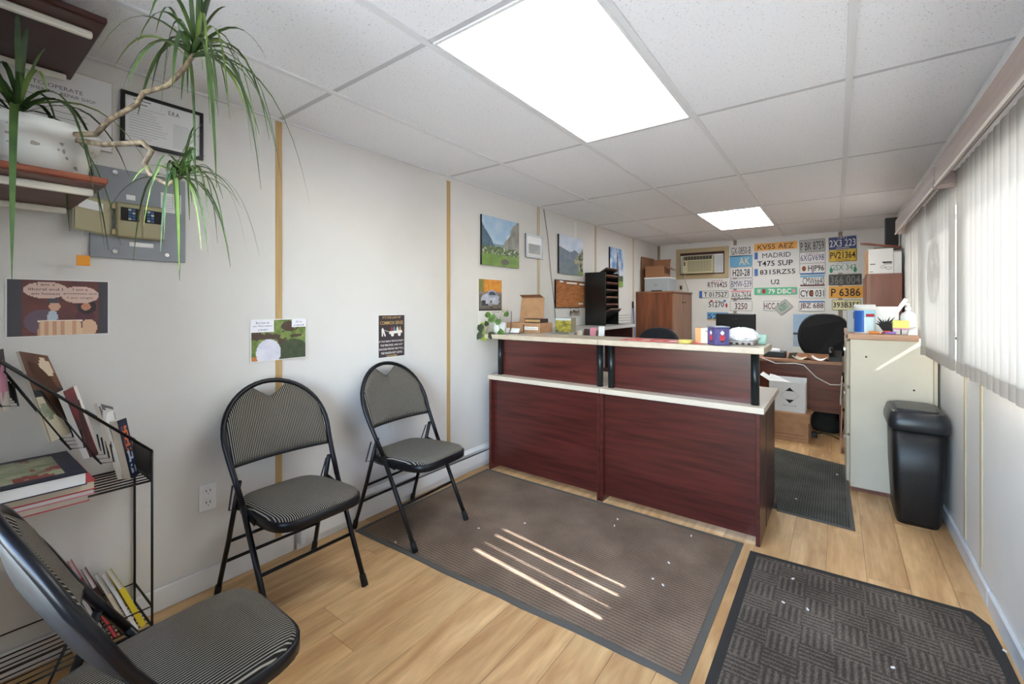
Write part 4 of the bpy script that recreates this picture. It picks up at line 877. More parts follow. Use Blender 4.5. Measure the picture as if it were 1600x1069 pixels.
def patch(x, z, rx, rz, mm, nm='emblem'):
    return lambda T, wd, ht: MB().plate([(x * wd + rx * wd * math.cos(a * PI / 6), z * ht + rz * ht * math.sin(a * PI / 6)) for a in range(12)], -.0048, -.003).build(nm, mm, T)
def strip(z0, z1, mm, nm='colour_band'):
    return lambda T, wd, ht: MB().box(-wd / 2 + .01, -.0045, z0 * ht, wd / 2 - .01, -.003, z1 * ht).build(nm, mm, T)
def many(*f): return lambda T, wd, ht: [q(T, wd, ht) for q in f]
PL = 'license plate on the back wall reading '
plate('GX-0850-B', (78, 172, 330, 288), 'white', 'ink', 'white ' + PL + 'GX-0850-B', rim=False)
plate('AK', (72, 290, 335, 410), 'blue', 'plate_pale', 'sky blue faded license plate below the air conditioner side column', rim=False, tw=.45, tx=.15)
plate('H20-28', (75, 420, 338, 538), 'white', 'ink', 'white black-rimmed ' + PL + 'H20-28', tw=.74)
plate('BMW-539', (75, 550, 338, 665), 'white', 'ink_blue', 'white ' + PL + 'BMW-539 in blue')
plate('AX6-7654', (80, 682, 332, 788), 'white', 'ink', 'pale landscape ' + PL + 'AX6-7654', extra=many(strip(-.46, -.36, 'ink'), strip(.32, .46, 'cover_rose')), rim=False)
plate('3250', (75, 800, 335, 920), 'white', 'ink_maroon', 'pinkish white ' + PL + '3250', tw=.55, rim='plate_rim')
plate('KV55 AEZ', (350, 132, 845, 232), 'orange', 'ink', 'long orange ' + PL + 'KV55 AEZ', rim=False, tw=.82)
plate('MADRID', (352, 236, 840, 325), 'white', 'ink', 'long white ' + PL + 'MADRID', extra=euro, rim=False, tw=.66, tx=.03)
plate('T475', (352, 328, 840, 416), 'white', 'ink', 'long white ' + PL + 'T475 SUP', rim=False, th=.8, tw=.41, tx=-.215, extra=lambda T, wd, ht: text('SUP', 'ink', T, .235 * wd, -.02 * ht, .34 * wd, ht * .69, -.005, bold=.012))
plate('8315RZ55', (352, 422, 840, 520), 'white', 'ink', 'long white ' + PL + '8315RZ55', extra=euro, rim=False, tw=.82, tx=.05)
plate('U2', (352, 538, 845, 632), 'white', 'ink', 'long white ' + PL + 'U2', rim=False, tw=.20)
plate('79 DBC', (350, 645, 845, 738), 'green', 'ink_white', 'long green ' + PL + 'W 79 DBC', rim=False, tw=.52, tx=.10, extra=many(lambda T, wd, ht: text('W', 'ink_white', T, -.38 * wd, 0, .09 * wd, .6 * ht, -.005, bold=.012), patch(-.265, 0, .045, .32, 'ink_red'), patch(.42, 0, .04, .25, 'cover_pink')))
plate('HCC-50', (452, 800, 680, 918), 'white', 'ink_maroon', 'off-white ' + PL + 'HCC-50, partly covered by a tilted plate', rim='plate_rim')
plate('ALERT', (590, 815, 780, 935), 'silver', 'ink_green', 'small grey-green license plate hung at a steep tilt', rim='plate_rim', tilt=-.75, off=.006, tw=.6, small=(('AREA', .3, .4, 'ink_grey'),))
plate('P BK 8759', (862, 110, 1165, 240), 'silver', 'ink', 'silver grey ' + PL + 'P BK 8759', rim='plate_rim', tilt=-.03)
plate('6XGV698', (862, 250, 1165, 372), 'white', 'ink_blue', 'white ' + PL + '6XGV698 under red script', small=(('California', .34, .5, 'ink_red'),), rim='plate_rim')
plate('HJP96', (865, 375, 1165, 500), 'white', 'ink', 'white ' + PL + 'HJP96 beside a brown emblem', rim='plate_rim', tw=.60, tx=.14, extra=many(patch(-.32, .03, .08, .22, 'ink_brown'), strip(-.46, -.34, 'euro_blue')))
plate('CMW6640', (865, 510, 1165, 635), 'white', 'ink', 'pale desert ' + PL + 'CMW6640', rim=False, tw=.82, tx=.04, extra=many(strip(-.46, -.33, 'ink_maroon'), strip(.30, .46, 'plate_blue')))
plate('CYC 031', (860, 655, 1165, 775), 'white', 'ink', 'white ' + PL + 'CYC 031 with an orange emblem', rim='plate_rim', extra=patch(-.03, 0, .085, .3, 'ink_brown'))
plate('JBZ 688', (855, 800, 1160, 925), 'white', 'ink_maroon', 'white ' + PL + 'JBZ 688 in red-brown', rim='plate_rim', extra=strip(.34, .46, 'euro_blue'))
plate('2X3 223', (1190, 76, 1525, 212), 'navy', 'ink_white', 'navy blue ' + PL + '2X3 223 ONTARIO', small=(('ONTARIO', -.35, .45, 'ink_white'), ('1971', .36, .3, 'ink_white')), tilt=-.02)
plate('PV21364', (1198, 214, 1522, 350), 'yellow', 'ink', 'yellow ' + PL + 'PV21364', small=(('PARTS', .36, .4, 'ink'), ('ONTARIO', -.36, .5, 'ink')))
plate('GSX 343', (1198, 365, 1530, 478), 'white', 'ink_green', 'white ' + PL + 'GSX 343 with green corners', rim=False, small=(('New Hampshire', .36, .5, 'euro_blue'),), extra=many(patch(-.41, -.24, .06, .24, 'ink_green'), patch(.41, -.24, .06, .24, 'ink_green')))
plate('366 004', (1195, 500, 1580, 622), 'black', 'plate_rim', 'dark brown rusty ' + PL + '366 004', th=.85)
plate('P 6386', (1198, 635, 1590, 770), 'orange', 'ink', 'orange ' + PL + 'P 6386', rim=False, th=.75, tw=.85)
plate('393B355', (1230, 785, 1570, 912), 'pale', 'ink', 'pale yellow ' + PL + '393B355', small=(('79', .34, .1, 'ink'),))
o2 = (980, 360); s2 = .18707
plate('RTY6425', (662, 412, 847, 497), 'white', 'ink_maroon', 'white ' + PL + 'RTY6425', org=o2, sc=s2, rim=False, small=(('STATE', .36, .5, 'ink_red'),))
plate('T 017527', (600, 505, 848, 566), 'white', 'ink', 'long white ' + PL + 'T 017527', org=o2, sc=s2, extra=euro, tw=.78, tx=.06)
plate('51270', (665, 572, 848, 666), 'white', 'ink', 'white two-line ' + PL + 'ZH 51270', org=o2, sc=s2, rim=False, small=(('ZH', .32, .2, 'ink'),), tw=.70, tx=-.06, extra=many(patch(-.28, .30, .06, .1, 'ink_red'), patch(.4, -.1, .05, .2, 'ink_red'), patch(.32, .3, .06, .1, 'euro_blue')))
plate('5273', (665, 682, 848, 756), 'blue', 'ink_blue', 'light blue ' + PL + '5273, half behind the monitor', org=o2, sc=s2, rim=False, extra=strip(-.48, -.32, 'ink_gold'))
# ------------------------------------------------------------------ window air conditioner through the back wall
T = thing('air_conditioner', 'old cream window air conditioner set in a tan frame in the back wall', 'air conditioner', (-1.63, YB, 1.9))
f = W(T)
for a in ((-2.0, 1.68, -1.26, 1.745), (-2.0, 2.075, -1.26, 2.14), (-2.0, 1.745, -1.94, 2.075), (-1.315, 1.745, -1.26, 2.075)): f.box(a[0], YB - .02, a[1], a[2], YB, a[3])
f.build('wall_frame', 'trim_tan', bevel=.003)
W(T).box(-1.94, YB - .008, 1.745, -1.315, YB - .002, 2.075).build('recess', 'dark_red')
W(T).box(-1.93, YB - .03, 1.76, -1.33, YB - .008, 2.035).build('side_shutters', 'white_paint')
B = W(T).box(-1.875, YB - .14, 1.755, -1.445, YB - .03, 2.02).build('body', 'ac_cream', bevel=.008)
W(T).box(-1.855, YB - .146, 1.955, -1.46, YB - .14, 2.008).build('air_outlet', 'ac_dark', B)
for q in range(9): W(T).box(-1.84 + .042 * q, YB - .15, 1.96, -1.832 + .042 * q, YB - .146, 2.003).build('louver', 'ac_vent', B)
W(T).box(-1.80, YB - .145, 1.78, -1.465, YB - .14, 1.94).build('grille', 'ac_vent', B)
for q in range(15): W(T).box(-1.795 + .0225 * q, YB - .148, 1.785, -1.789 + .0225 * q, YB - .145, 1.935).build('grille_bar', 'ac_cream', B)
for z in (1.915, 1.885): W(T).tube([(-1.84, YB - .14, z), (-1.84, YB - .152, z)], .012, 10).build('knob', 'ink', B)
for q in range(5): W(T).box(-1.43 + .02 * q, YB - .036, 1.77, -1.42 + .02 * q, YB - .03, 2.02).build('shutter_fold', 'silver')
W(T).tube([(-1.86, YB - .06, 1.755), (-1.855, YB - .02, 1.62), (-1.82, YB - .01, 1.52), (-1.84, YB - .008, 1.44)], .005, 5).build('power_cord', 'paper_cream')
T = thing('wall_outlet', 'cream wall outlet below the air conditioner', 'outlet', (-1.93, YB - .001, 1.55)); MB().plate(rrect(.075, .115, .008, 3), -.006, 0).build('plate', 'paper_cream', T); MB().box(-.016, -.012, -.03, .016, -.006, .03).build('plug', 'ac_dark', T)
T = thing('photo_print', 'seaside photo print on the back wall behind the office chair', 'picture', (-.30, YB - .001, .90)); MB().box(-.17, -.012, -.26, .17, 0, .26).build('backing', 'frame_black', T)
vprint(lambda u, v: '#e0dccf' if v < .18 else ('#3f4450' if abs(v - .50) < .02 and u < .5 else lerp('#8a97a8', '#b9c4d2', fbm(u * 3, v * 12, 4)) if v < .55 else lerp('#b4c6dc', '#93acc9', v)), .34, .52, 24, 36, T, -.0125)
# ------------------------------------------------------------------ wooden cabinet in the back corner and what stands on it
T = thing('wood_cabinet', 'brown woodgrain storage cabinet in the back left corner under cardboard boxes', 'cabinet', (-2.02, 6.5, 0))
W(T).box(XL + .008, 6.0, 0, -1.78, YB - .03, 1.45).build('body', 'cabinet_wood'); W(T).box(XL + .006, 5.99, 1.45, -1.755, YB - .02, 1.472).build('top', 'cabinet_door', bevel=.002)
for a, b_ in ((6.01, 6.46), (6.47, 6.93)): d = W(T).box(-1.78, a, .06, -1.762, b_, 1.44).build('door', 'cabinet_door', bevel=.002); W(T).tube([(-1.762, (6.43 if a < 6.2 else 6.55), 1.32), (-1.745, (6.43 if a < 6.2 else 6.55), 1.32)], .009, 8).build('knob', 'ac_dark', d)
def carton(name, label, x0, y0, z0, x1, y1, z1, m1='cardboard', open_=0, group=None, rz=0):
    T = thing(name, label, 'box', ((x0 + x1) / 2, (y0 + y1) / 2, z0), group=group)
    t = .004; b_ = W(T).box(x0, y0, z0, x1, y1, z0 + t).box(x0, y0, z0 + t, x0 + t, y1, z1).box(x1 - t, y0, z0 + t, x1, y1, z1).box(x0 + t, y0, z0 + t, x1 - t, y0 + t, z1).box(x0 + t, y1 - t, z0 + t, x1 - t, y1, z1)
    b_.build('walls', m1)
    h = min(x1 - x0, y1 - y0) * .45
    if open_:
        W(T).hexa([(x1 - t, y0, z1), (x1, y0, z1), (x1, y1, z1), (x1 - t, y1, z1)], [(x1 + h * .8 - t, y0, z1 - h * .5), (x1 + h * .8, y0, z1 - h * .5), (x1 + h * .8, y1, z1 - h * .5), (x1 + h * .8 - t, y1, z1 - h * .5)]).build('flap', m1)
        W(T).hexa([(x0, y1 - t, z1), (x1, y1 - t, z1), (x1, y1, z1), (x0, y1, z1)], [(x0, y1 + .04 - t, z1 + h), (x1, y1 + .04 - t, z1 + h), (x1, y1 + .04, z1 + h), (x0, y1 + .04, z1 + h)]).build('flap', m1)
    else:
        W(T).box(x0, y0, z1, x1, (y0 + y1) / 2 - .001, z1 + t).build('flap', m1); W(T).box(x0, (y0 + y1) / 2 + .001, z1, x1, y1, z1 + t).build('flap', m1)
        W(T).box(x0 - .001, (y0 + y1) / 2 - .025, z1 + t, x1 + .001, (y0 + y1) / 2 + .025, z1 + t + .0008).build('tape', 'pine_board')
    return T
T = thing('printer', 'silver desktop printer standing on the wooden corner cabinet', 'printer', (-2.06, 6.25, 1.472))
W(T).box(-2.20, 6.12, 1.472, -1.86, 6.45, 1.655).build('body', 'silver', bevel=.006); W(T).box(-2.205, 6.115, 1.655, -1.855, 6.455, 1.67).build('top_cover', 'white_plastic', bevel=.003); W(T).box(-2.05, 6.117, 1.56, -2.02, 6.12, 1.566).build('badge', 'ink'); W(T).box(-2.10, 6.112, 1.474, -1.95, 6.12, 1.49).build('paper_slot', 'ink')
carton('cardboard_box', 'open brown cardboard box on top of the silver printer', -2.19, 6.13, 1.671, -1.93, 6.42, 1.83, 'cardboard_dark', 1)
T = thing('cardboard_sheet', 'upright brown cardboard piece leaning in the back corner above the printer', 'cardboard', (-2.23, 6.4, 1.472)); W(T).hexa([(-2.272, 6.18, 1.472), (-2.25, 6.16, 1.472), (-2.22, 6.62, 1.472), (-2.242, 6.64, 1.472)], [(-2.276, 6.2, 1.98), (-2.254, 6.18, 1.98), (-2.224, 6.62, 1.98), (-2.246, 6.64, 1.98)]).build('sheet', 'cardboard_dark')
T = thing('broom', 'blue-handled broom leaning against the wall beside the wooden cabinet', 'broom', (-2.2, 5.75, 0))
W(T).tube([(-2.16, 5.78, .14), (-2.268, 5.86, 1.30)], .011, 8).build('handle', mat('blue_grey', '#5a6684', .4)); W(T).tube([(-2.264, 5.857, 1.24), (-2.270, 5.863, 1.33)], .013, 8).build('grip', 'ink'); W(T).hexa([(-2.24, 5.66, .0), (-2.08, 5.66, 0), (-2.08, 5.9, 0), (-2.24, 5.9, 0)], [(-2.19, 5.70, .16), (-2.14, 5.70, .16), (-2.14, 5.86, .16), (-2.19, 5.86, .16)]).build('bristles', 'ac_dark')
# ------------------------------------------------------------------ literature rack on the side counter
T = thing('brochure_rack', 'black upright rack with tilted brochure trays on the side counter', 'rack', (-2.15, 4.5, 1.056))
W(T).box(XL + .008, 4.44, 1.057, XL + .02, 4.80, 1.645).build('back_panel', 'ink')
for y in (4.44, 4.79): W(T).box(XL + .02, y, 1.057, -2.03, y + .012, 1.645).build('side_panel', 'frame_black')
for q in range(7):
    z = 1.10 + .08 * q; a = Vector((.16, 0, .095)); p0 = Vector((-2.20, 4.621, z)); f_ = 1.25 if q == 0 else 1
    W(T).obox(p0 + a * .5 * f_, a * f_, (0, .33, 0), (-.002, 0, .003)).build('tray', 'wire_black')
    s = thing('brochure', 'brown brochure stack lying in a tilted tray of the brochure rack', 'brochure', p0, group='brochures in the tilted trays')
    W(s).obox(p0 + a * .58 * f_ + Vector((-.004, 0, .008)), a * f_ * 1.05, (0, .30, 0), (-.006, 0, .010)).build('sheets', ('cover_brown', 'hutch_wood', 'cabinet_door')[q % 3]); W(s).obox(p0 + a * .58 * f_ + Vector((-.0072, 0, .0135)), a * f_ * .7, (0, .25, 0), (-.0006, 0, .001)).build('printed_panel', 'paper_cream')
T = thing('letter_tray', 'small white tiered letter tray at the far end of the side counter', 'tray', (-2.02, 4.85, 1.056))
for q in range(4): W(T).hexa([(-2.12, 4.83, 1.06 + .03 * q), (-1.93, 4.83, 1.075 + .03 * q), (-1.93, 4.985, 1.075 + .03 * q), (-2.12, 4.985, 1.06 + .03 * q)], [(-2.12, 4.83, 1.064 + .03 * q), (-1.93, 4.83, 1.079 + .03 * q), (-1.93, 4.985, 1.079 + .03 * q), (-2.12, 4.985, 1.064 + .03 * q)]).build('tray', 'silver')
W(T).box(-2.125, 4.825, 1.056, -2.12, 4.99, 1.19).build('back_panel', 'silver')
# papers hanging from the counter's inner edge
for q, (u, v0, v1, mm, lb) in enumerate(((893, 515, 525, 'paper', 'white note stuck up on the rear edge of the counter'), (906, 516, 524, 'cover_cream', 'tan note stuck up behind the counter edge'), (917, 514, 523, 'cover_dark', 'dark brown card standing behind the counter edge'), (927, 512, 524, 'cover_rose', 'pink pointed note stuck behind the counter edge'), (940, 510, 520, 'paper', 'white square note fixed beside the brochure rack'))):
    p = px(u, v0, 1, 3.34); T = thing('paper_note', lb, 'note', (p.x, 3.34, .737), group='notes behind the counter'); W(T).obox((p.x, 3.32, (p.z + .737) / 2), (.052, 0, 0), (0, .002, 0), (.008, .03, p.z - .737)).build('note', mm)
# ------------------------------------------------------------------ on the left half of the counter
T = thing('potted_vine', 'trailing heart-leaved vine in a small glass pot at the wall end of the counter', 'plant', (-2.13, 2.70, 1.056))
W(T).lathe([(.040, 0), (.045, .004), (.052, .09), (.048, .09), (.0, .07)], (-2.13, 2.70, 1.057), 18, cap=False).build('pot', 'clear_bottle'); W(T).lathe([(.046, .071), (0, .075)], (-2.13, 2.70, 1.057), 14, cap=False).build('soil', 'soil')
LV = ((768, 498, .05, 'pothos', 20), (760, 506, .032, 'pothos_dark', -30), (778, 503, .04, 'pothos', 60), (782, 522, .055, 'pothos', -10), (768, 524, .05, 'pothos_dark', 90), (741, 512, .05, 'pothos_dark', 160), (752, 518, .045, 'pothos_lime', 200), (757, 527, .05, 'pothos_lime', 250), (744, 524, .045, 'pothos_dark', 210), (791, 491, .035, 'pothos', 10), (762, 492, .04, 'pothos', 120), (750, 507, .03, 'pothos_lime', 170))
for q, (u, v, sz, mm, an) in enumerate(LV):
    c = px(u, v, 1, 2.60 + .012 * (q % 4)); c.x = max(c.x, XL + .03); a = math.radians(an); ca, sa = math.cos(a), math.sin(a); tilt = Vector((.25, -.9, .35 - .1 * (q % 3))).normalized()
    e1 = tilt.cross(Vector((0, 0, 1))).normalized(); e2 = e1.cross(tilt); r1, r2 = e1 * ca + e2 * sa, e2 * ca - e1 * sa
    sh = [(0, -.42), (.18, -.5), (.42, -.3), (.48, 0), (.36, .3), (.14, .56), (0, .7), (-.14, .56), (-.36, .3), (-.48, 0), (-.42, -.3), (-.18, -.5)]
    vs = [c] + [c + (r1 * x + r2 * y) * sz * 1.25 - tilt * (abs(x) * sz * .25) for x, y in sh]
    W(T).add(vs, [(0, i2 + 1, (i2 + 1) % 12 + 1) for i2 in range(12)], True).build('leaf', mm)
    W(T).tube([(-2.13, 2.70, 1.13), ((c.x - 2.13) / 2, 2.64, max(1.16, c.z + .03)), c - tilt * .006], .0022, 5).build('vine_stem', 'pothos_lime')
T = thing('mailer_box', 'open brown cardboard mailer box with its lid up on the counter corner', 'box', (-2.07, 3.0, 1.056))
x0, x1, y0, y1 = -2.235, -1.90, 2.93, 3.12
W(T).box(x0, y0, 1.057, x1, y1, 1.061).box(x0, y0, 1.061, x1, y0 + .004, 1.135).box(x0, y1 - .004, 1.061, x1, y1, 1.135).box(x0, y0 + .004, 1.061, x0 + .004, y1 - .004, 1.135).box(x1 - .004, y0 + .004, 1.061, x1, y1 - .004, 1.135).build('tray', 'cardboard')
W(T).hexa([(x0, y1 - .004, 1.136), (x1 - .09, y1 - .004, 1.136), (x1 - .09, y1, 1.136), (x0, y1, 1.136)], [(x0 - .0, y1 + .03, 1.345), (x1 - .10, y1 + .03, 1.345), (x1 - .10, y1 + .034, 1.345), (x0, y1 + .034, 1.345)]).build('lid', 'cardboard')
W(T).hexa([(x0 + .005, y1 - .004 + .034, 1.345), (x1 - .105, y1 + .03, 1.345), (x1 - .105, y1 + .034, 1.345), (x0 + .005, y1 + .034, 1.345)], [(x0 + .012, y1 - .02, 1.37), (x1 - .112, y1 - .02, 1.37), (x1 - .112, y1 - .016, 1.37), (x0 + .012, y1 - .016, 1.37)]).build('tuck_flap', 'cardboard_dark')
W(T).box(x1 - .15, y0 - .0008, 1.08, x1 - .02, y0, 1.105).build('label', 'paper'); lt = text('FRAGILE', 'ink_grey', T, 0, 0, .11, .014, 0); lt.location = (x1 - .085 + 2.07, y0 - .0014 - 3.0, 1.0925 - 1.056)
T = thing('small_box', 'dark gold lettered small box resting on the open mailer box', 'box', (-1.98, 3.0, 1.1365)); W(T).box(-2.06, 2.945, 1.1365, -1.905, 3.06, 1.17).build('box', 'cover_dark'); W(T).box(-2.055, 2.944, 1.144, -1.91, 2.945, 1.163).build('printed_band', 'batten_gold')
T = thing('gift_box', 'small box with a green garden picture on its front by the mailer box', 'box', (-1.84, 3.1, 1.056)); W(T).box(-1.895, 3.16, 1.057, -1.90 + .15, 3.25, 1.175).build('box', 'ac_vent')
o = vprint(lambda u, v: '#c9cfd2' if v > .85 else (lerp('#2f3b2a', '#c8b84a', fbm(u * 8, v * 9, 3) * 1.4 - .2)), .148, .114, 22, 18, T, 0); o.location = (-1.82 + 1.84, 3.1594 - 3.1, .059)
T = thing('card_holder', 'black wire business card holder with white cards', 'card holder', (-2.08, 2.80, 1.056)); W(T).tube([(-2.17, 2.79, 1.06), (-1.98, 2.76, 1.06), (-1.97, 2.80, 1.062), (-1.97, 2.80, 1.13)], .003, 5).build('wire_base', 'wire_black'); W(T).tube([(-2.09, 2.79, 1.06), (-2.11, 2.83, 1.2), (-2.12, 2.84, 1.23)], .003, 5).build('wire_post', 'wire_black')
for xx in (-2.14, -2.04): W(T).obox((xx, 2.785, 1.079), (.088, -.01, 0), (0, .012, .004), (0, .018, .034)).build('card_stack', 'paper')
# ------------------------------------------------------------------ on the right half of the counter
T = thing('red_flyers', 'red and white printed flyers spread flat on the counter top', 'flyer', (-.95, 2.75, 1.056)); s = W(T)
for q in range(3): x = -1.13 + .15 * q; s2_ = W(T).hexa([(x, 2.66 - .01 * q, 1.0565 + .0007 * q), (x + .22, 2.64, 1.0565 + .0007 * q), (x + .235, 2.88, 1.0565 + .0007 * q), (x + .01, 2.89, 1.0565 + .0007 * q)], [(x, 2.66 - .01 * q, 1.0572 + .0007 * q), (x + .22, 2.64, 1.0572 + .0007 * q), (x + .235, 2.88, 1.0572 + .0007 * q), (x + .01, 2.89, 1.0572 + .0007 * q)]).build('sheet', mat('flyer_red', '#cf4f4a', .5)); 
for q in range(6): W(T).box(-1.08 + .085 * q, 2.70, 1.0588, -1.03 + .085 * q, 2.72 + .05 * (q % 2), 1.0592).build('printed_block', 'paper')
T = thing('tape_roll', 'roll of yellow tape lying on the counter beside the flyers', 'tape', (-.71, 2.66, 1.056)); W(T).rings([[(-.71 + r * math.cos(a * PI / 10), 2.66 + r * math.sin(a * PI / 10), z) for a in range(20)] for r, z in ((.022, 1.0575), (.04, 1.0575), (.04, 1.077), (.022, 1.077))], closed=True).build('roll', mat('tape_yellow', '#d3c267', .5))
T = thing('carton', 'tall white and orange carton behind the purple tin', 'box', (-.62, 2.78, 1.056)); W(T).box(-.675, 2.74, 1.0565, -.565, 2.80, 1.145).build('carton', 'paper_cream', bevel=.002); W(T).box(-.676, 2.739, 1.0568, -.645, 2.801, 1.1455).build('orange_side', mat('carton_orange', '#e39a63', .6)); W(T).box(-.62, 2.7385, 1.125, -.585, 2.74, 1.13).build('printed_line', 'ink_grey')
T = thing('cookie_tin', 'square purple tin with red figures printed on its sides', 'tin', (-.535, 2.665, 1.056), math.radians(40))
MB().box(-.042, -.042, .0, .042, .042, .098).build('body', mat('tin_purple', '#4a4376', .3, .3), T, bevel=.003); MB().box(-.0435, -.0435, .098, .0435, .0435, .106).build('lid', mat('tin_lid', '#8a90a8', .3, .4), T, bevel=.002)
def figure(u, v): return '#e6dfe4' if ell(u, v, .5, .72, .13, .13) else ('#c23a44' if ell(u, v, .5, .42, .2, .2) else ('#2c2638' if ell(u, v, .5, .18, .18, .06) else lerp('#3c3668', '#6f68a0', fbm(u * 4, v * 4, 2))))
def figure2(u, v): return '#efeaf0' if ell(u, v, .6, .66, .14, .16) else ('#cc4650' if ell(u, v, .6, .36, .2, .2) else lerp('#8d90bd', '#a9abd0', v))
vprint(figure, .076, .088, 20, 22, T, -.0425, 'printed_side').location = (0, 0, .05); o = vprint(figure2, .076, .088, 20, 22, T, -.0425, 'printed_side'); o.location = (0, 0, .05); o.rotation_euler[2] = PI / 2
o = vprint(figure, .076, .088, 20, 22, T, -.0425, 'printed_side'); o.location = (0, 0, .05); o.rotation_euler[2] = -PI / 2
T = thing('wrapped_bundle', 'crumpled white wrapped bundle resting in a grey egg-carton tray', 'bundle', (-.43, 2.78, 1.056))
W(T).prism([(-.50, 2.73), (-.37, 2.73), (-.36, 2.84), (-.50, 2.84)], 1.0565, 1.078).build('tray', mat('carton_grey', '#a39a97', .8), bevel=.004)
for q in range(4): W(T).box(-.488 + .03 * q, 2.727, 1.058, -.474 + .03 * q, 2.731, 1.07).build('tray_notch', 'ink')
R = [[(-.435 + (r * (1 + .16 * (rnd(a, k2) - .5))) * math.cos(a * PI / 10) * 1.25, 2.785 + r * (1 + .16 * (rnd(a, k2, 5) - .5)) * math.sin(a * PI / 10) * .8, 1.078 + z + .006 * rnd(a, k2, 8)) for a in range(20)] for k2, (r, z) in enumerate(((.055, 0), (.07, .018), (.066, .042), (.045, .062), (.012, .072)))]
W(T).rings(R, smooth=False).build('bundle', 'foil')
T = thing('drinking_glass', 'small pale green tumbler at the passage end of the counter', 'glass', (-.345, 2.82, 1.056)); W(T).lathe([(.02, 0), (.024, .003), (.027, .055), (.0245, .055), (.021, .006), (0, .006)], (-.345, 2.86, 1.0565), 16, cap=False).build('tumbler', mat('pale_green', '#a9cfc0', .2))
# ------------------------------------------------------------------ back desk
T = thing('office_desk', 'reddish wooden office desk with a plain back panel in front of the office chair', 'desk', (-.7, 5.6, 0))
W(T).box(-1.55, 5.18, .705, .045, 5.95, .738).build('desktop', 'desk_top', bevel=.003); W(T).box(-1.5, 5.30, .22, .03, 5.32, .705).build('modesty_panel', 'desk_wood')
for x in (-1.52, .02): W(T).box(x, 5.28, 0, x + .02, 5.92, .705).build('end_panel', 'desk_wood')
W(T).box(-1.5, 5.29, .60, .02, 5.30, .705).build('apron', 'desk_wood')
T = thing('computer_monitor', 'black monitor seen from behind on the wooden office desk', 'monitor', (-.95, 5.65, .738), math.radians(-8))
MB().box(-.215, -.02, .12, .215, .02, .445).build('screen_shell', 'black_plastic', T, bevel=.01); MB().box(-.03, -.03, .01, .03, -.02, .25).build('neck', 'black_plastic', T); MB().lathe([(.11, 0), (.11, .012), (.04, .016)], (0, -.02, 0), 20).build('base', 'black_plastic', T); text('LG', mat('badge_grey', '#3a3a3a', .4), T, 0, .385, .05, .022, -.0212)
T = thing('card_terminal', 'black payment terminal with a white receipt roll on the office desk', 'terminal', (-.52, 5.32, .738)); W(T).box(-.62, 5.27, .739, -.42, 5.40, .80).build('body', 'black_plastic', bevel=.006); W(T).tube([(-.555, 5.31, .803), (-.475, 5.31, .803)], .026, 14).build('paper_roll', 'paper')
T = thing('stapler', 'small dark desk gadget beside the payment terminal', 'gadget', (-.37, 5.3, .738)); W(T).hexa([(-.40, 5.26, .739), (-.345, 5.26, .739), (-.345, 5.30, .739), (-.40, 5.30, .739)], [(-.39, 5.26, .79), (-.32, 5.26, .80), (-.32, 5.30, .80), (-.39, 5.30, .79)]).build('body', 'ac_dark')
def curl(label, x0, y0, wd, ln, h, mm):
    T = thing('paper_sheet', label, 'paper', (x0, y0, .738)); vs = []
    for q in range(11):
        t = q / 10; vs += [(x0 + wd * t, y0, .7395 + h * (2 * t - 1) ** 2 * (1 if t > .5 else .6)), (x0 + wd * t, y0 + ln, .7395 + h * (2 * t - 1) ** 2 * .6)]
    W(T).add(vs, [(2 * q, 2 * q + 2, 2 * q + 3, 2 * q + 1) for q in range(10)], True).build('sheet', mm)
curl('grey curled paper pad on the office desk', -.36, 5.185, .14, .22, .055, 'cover_cream'); curl('white curled paper sheet hanging over the office desk edge', -.20, 5.185, .14, .2, .06, 'paper')
T = thing('desk_phone', 'black desk phone on the office desk by the filing cabinet', 'phone', (-.02, 5.3, .738)); W(T).hexa([(-.06, 5.22, .739), (.04, 5.22, .739), (.04, 5.42, .739), (-.06, 5.42, .739)], [(-.06, 5.23, .775), (.04, 5.23, .775), (.04, 5.42, .83), (-.06, 5.42, .83)]).build('base', 'black_plastic'); W(T).tube([(-.045, 5.25, .80), (-.045, 5.32, .83), (-.045, 5.39, .85)], .018, 8).build('handset', 'black_plastic')
T = thing('hanging_cable', 'pale cable looping across the back panel of the office desk', 'cable', (-.2, 5.25, .6)); W(T).tube([(-.62, 5.170, .735), (-.5, 5.168, .69), (-.33, 5.168, .70), (-.26, 5.168, .69), (-.16, 5.168, .58), (-.05, 5.168, .52), (.02, 5.168, .525), (.05, 5.17, .55)], .0045, 6).build('cable', 'string')
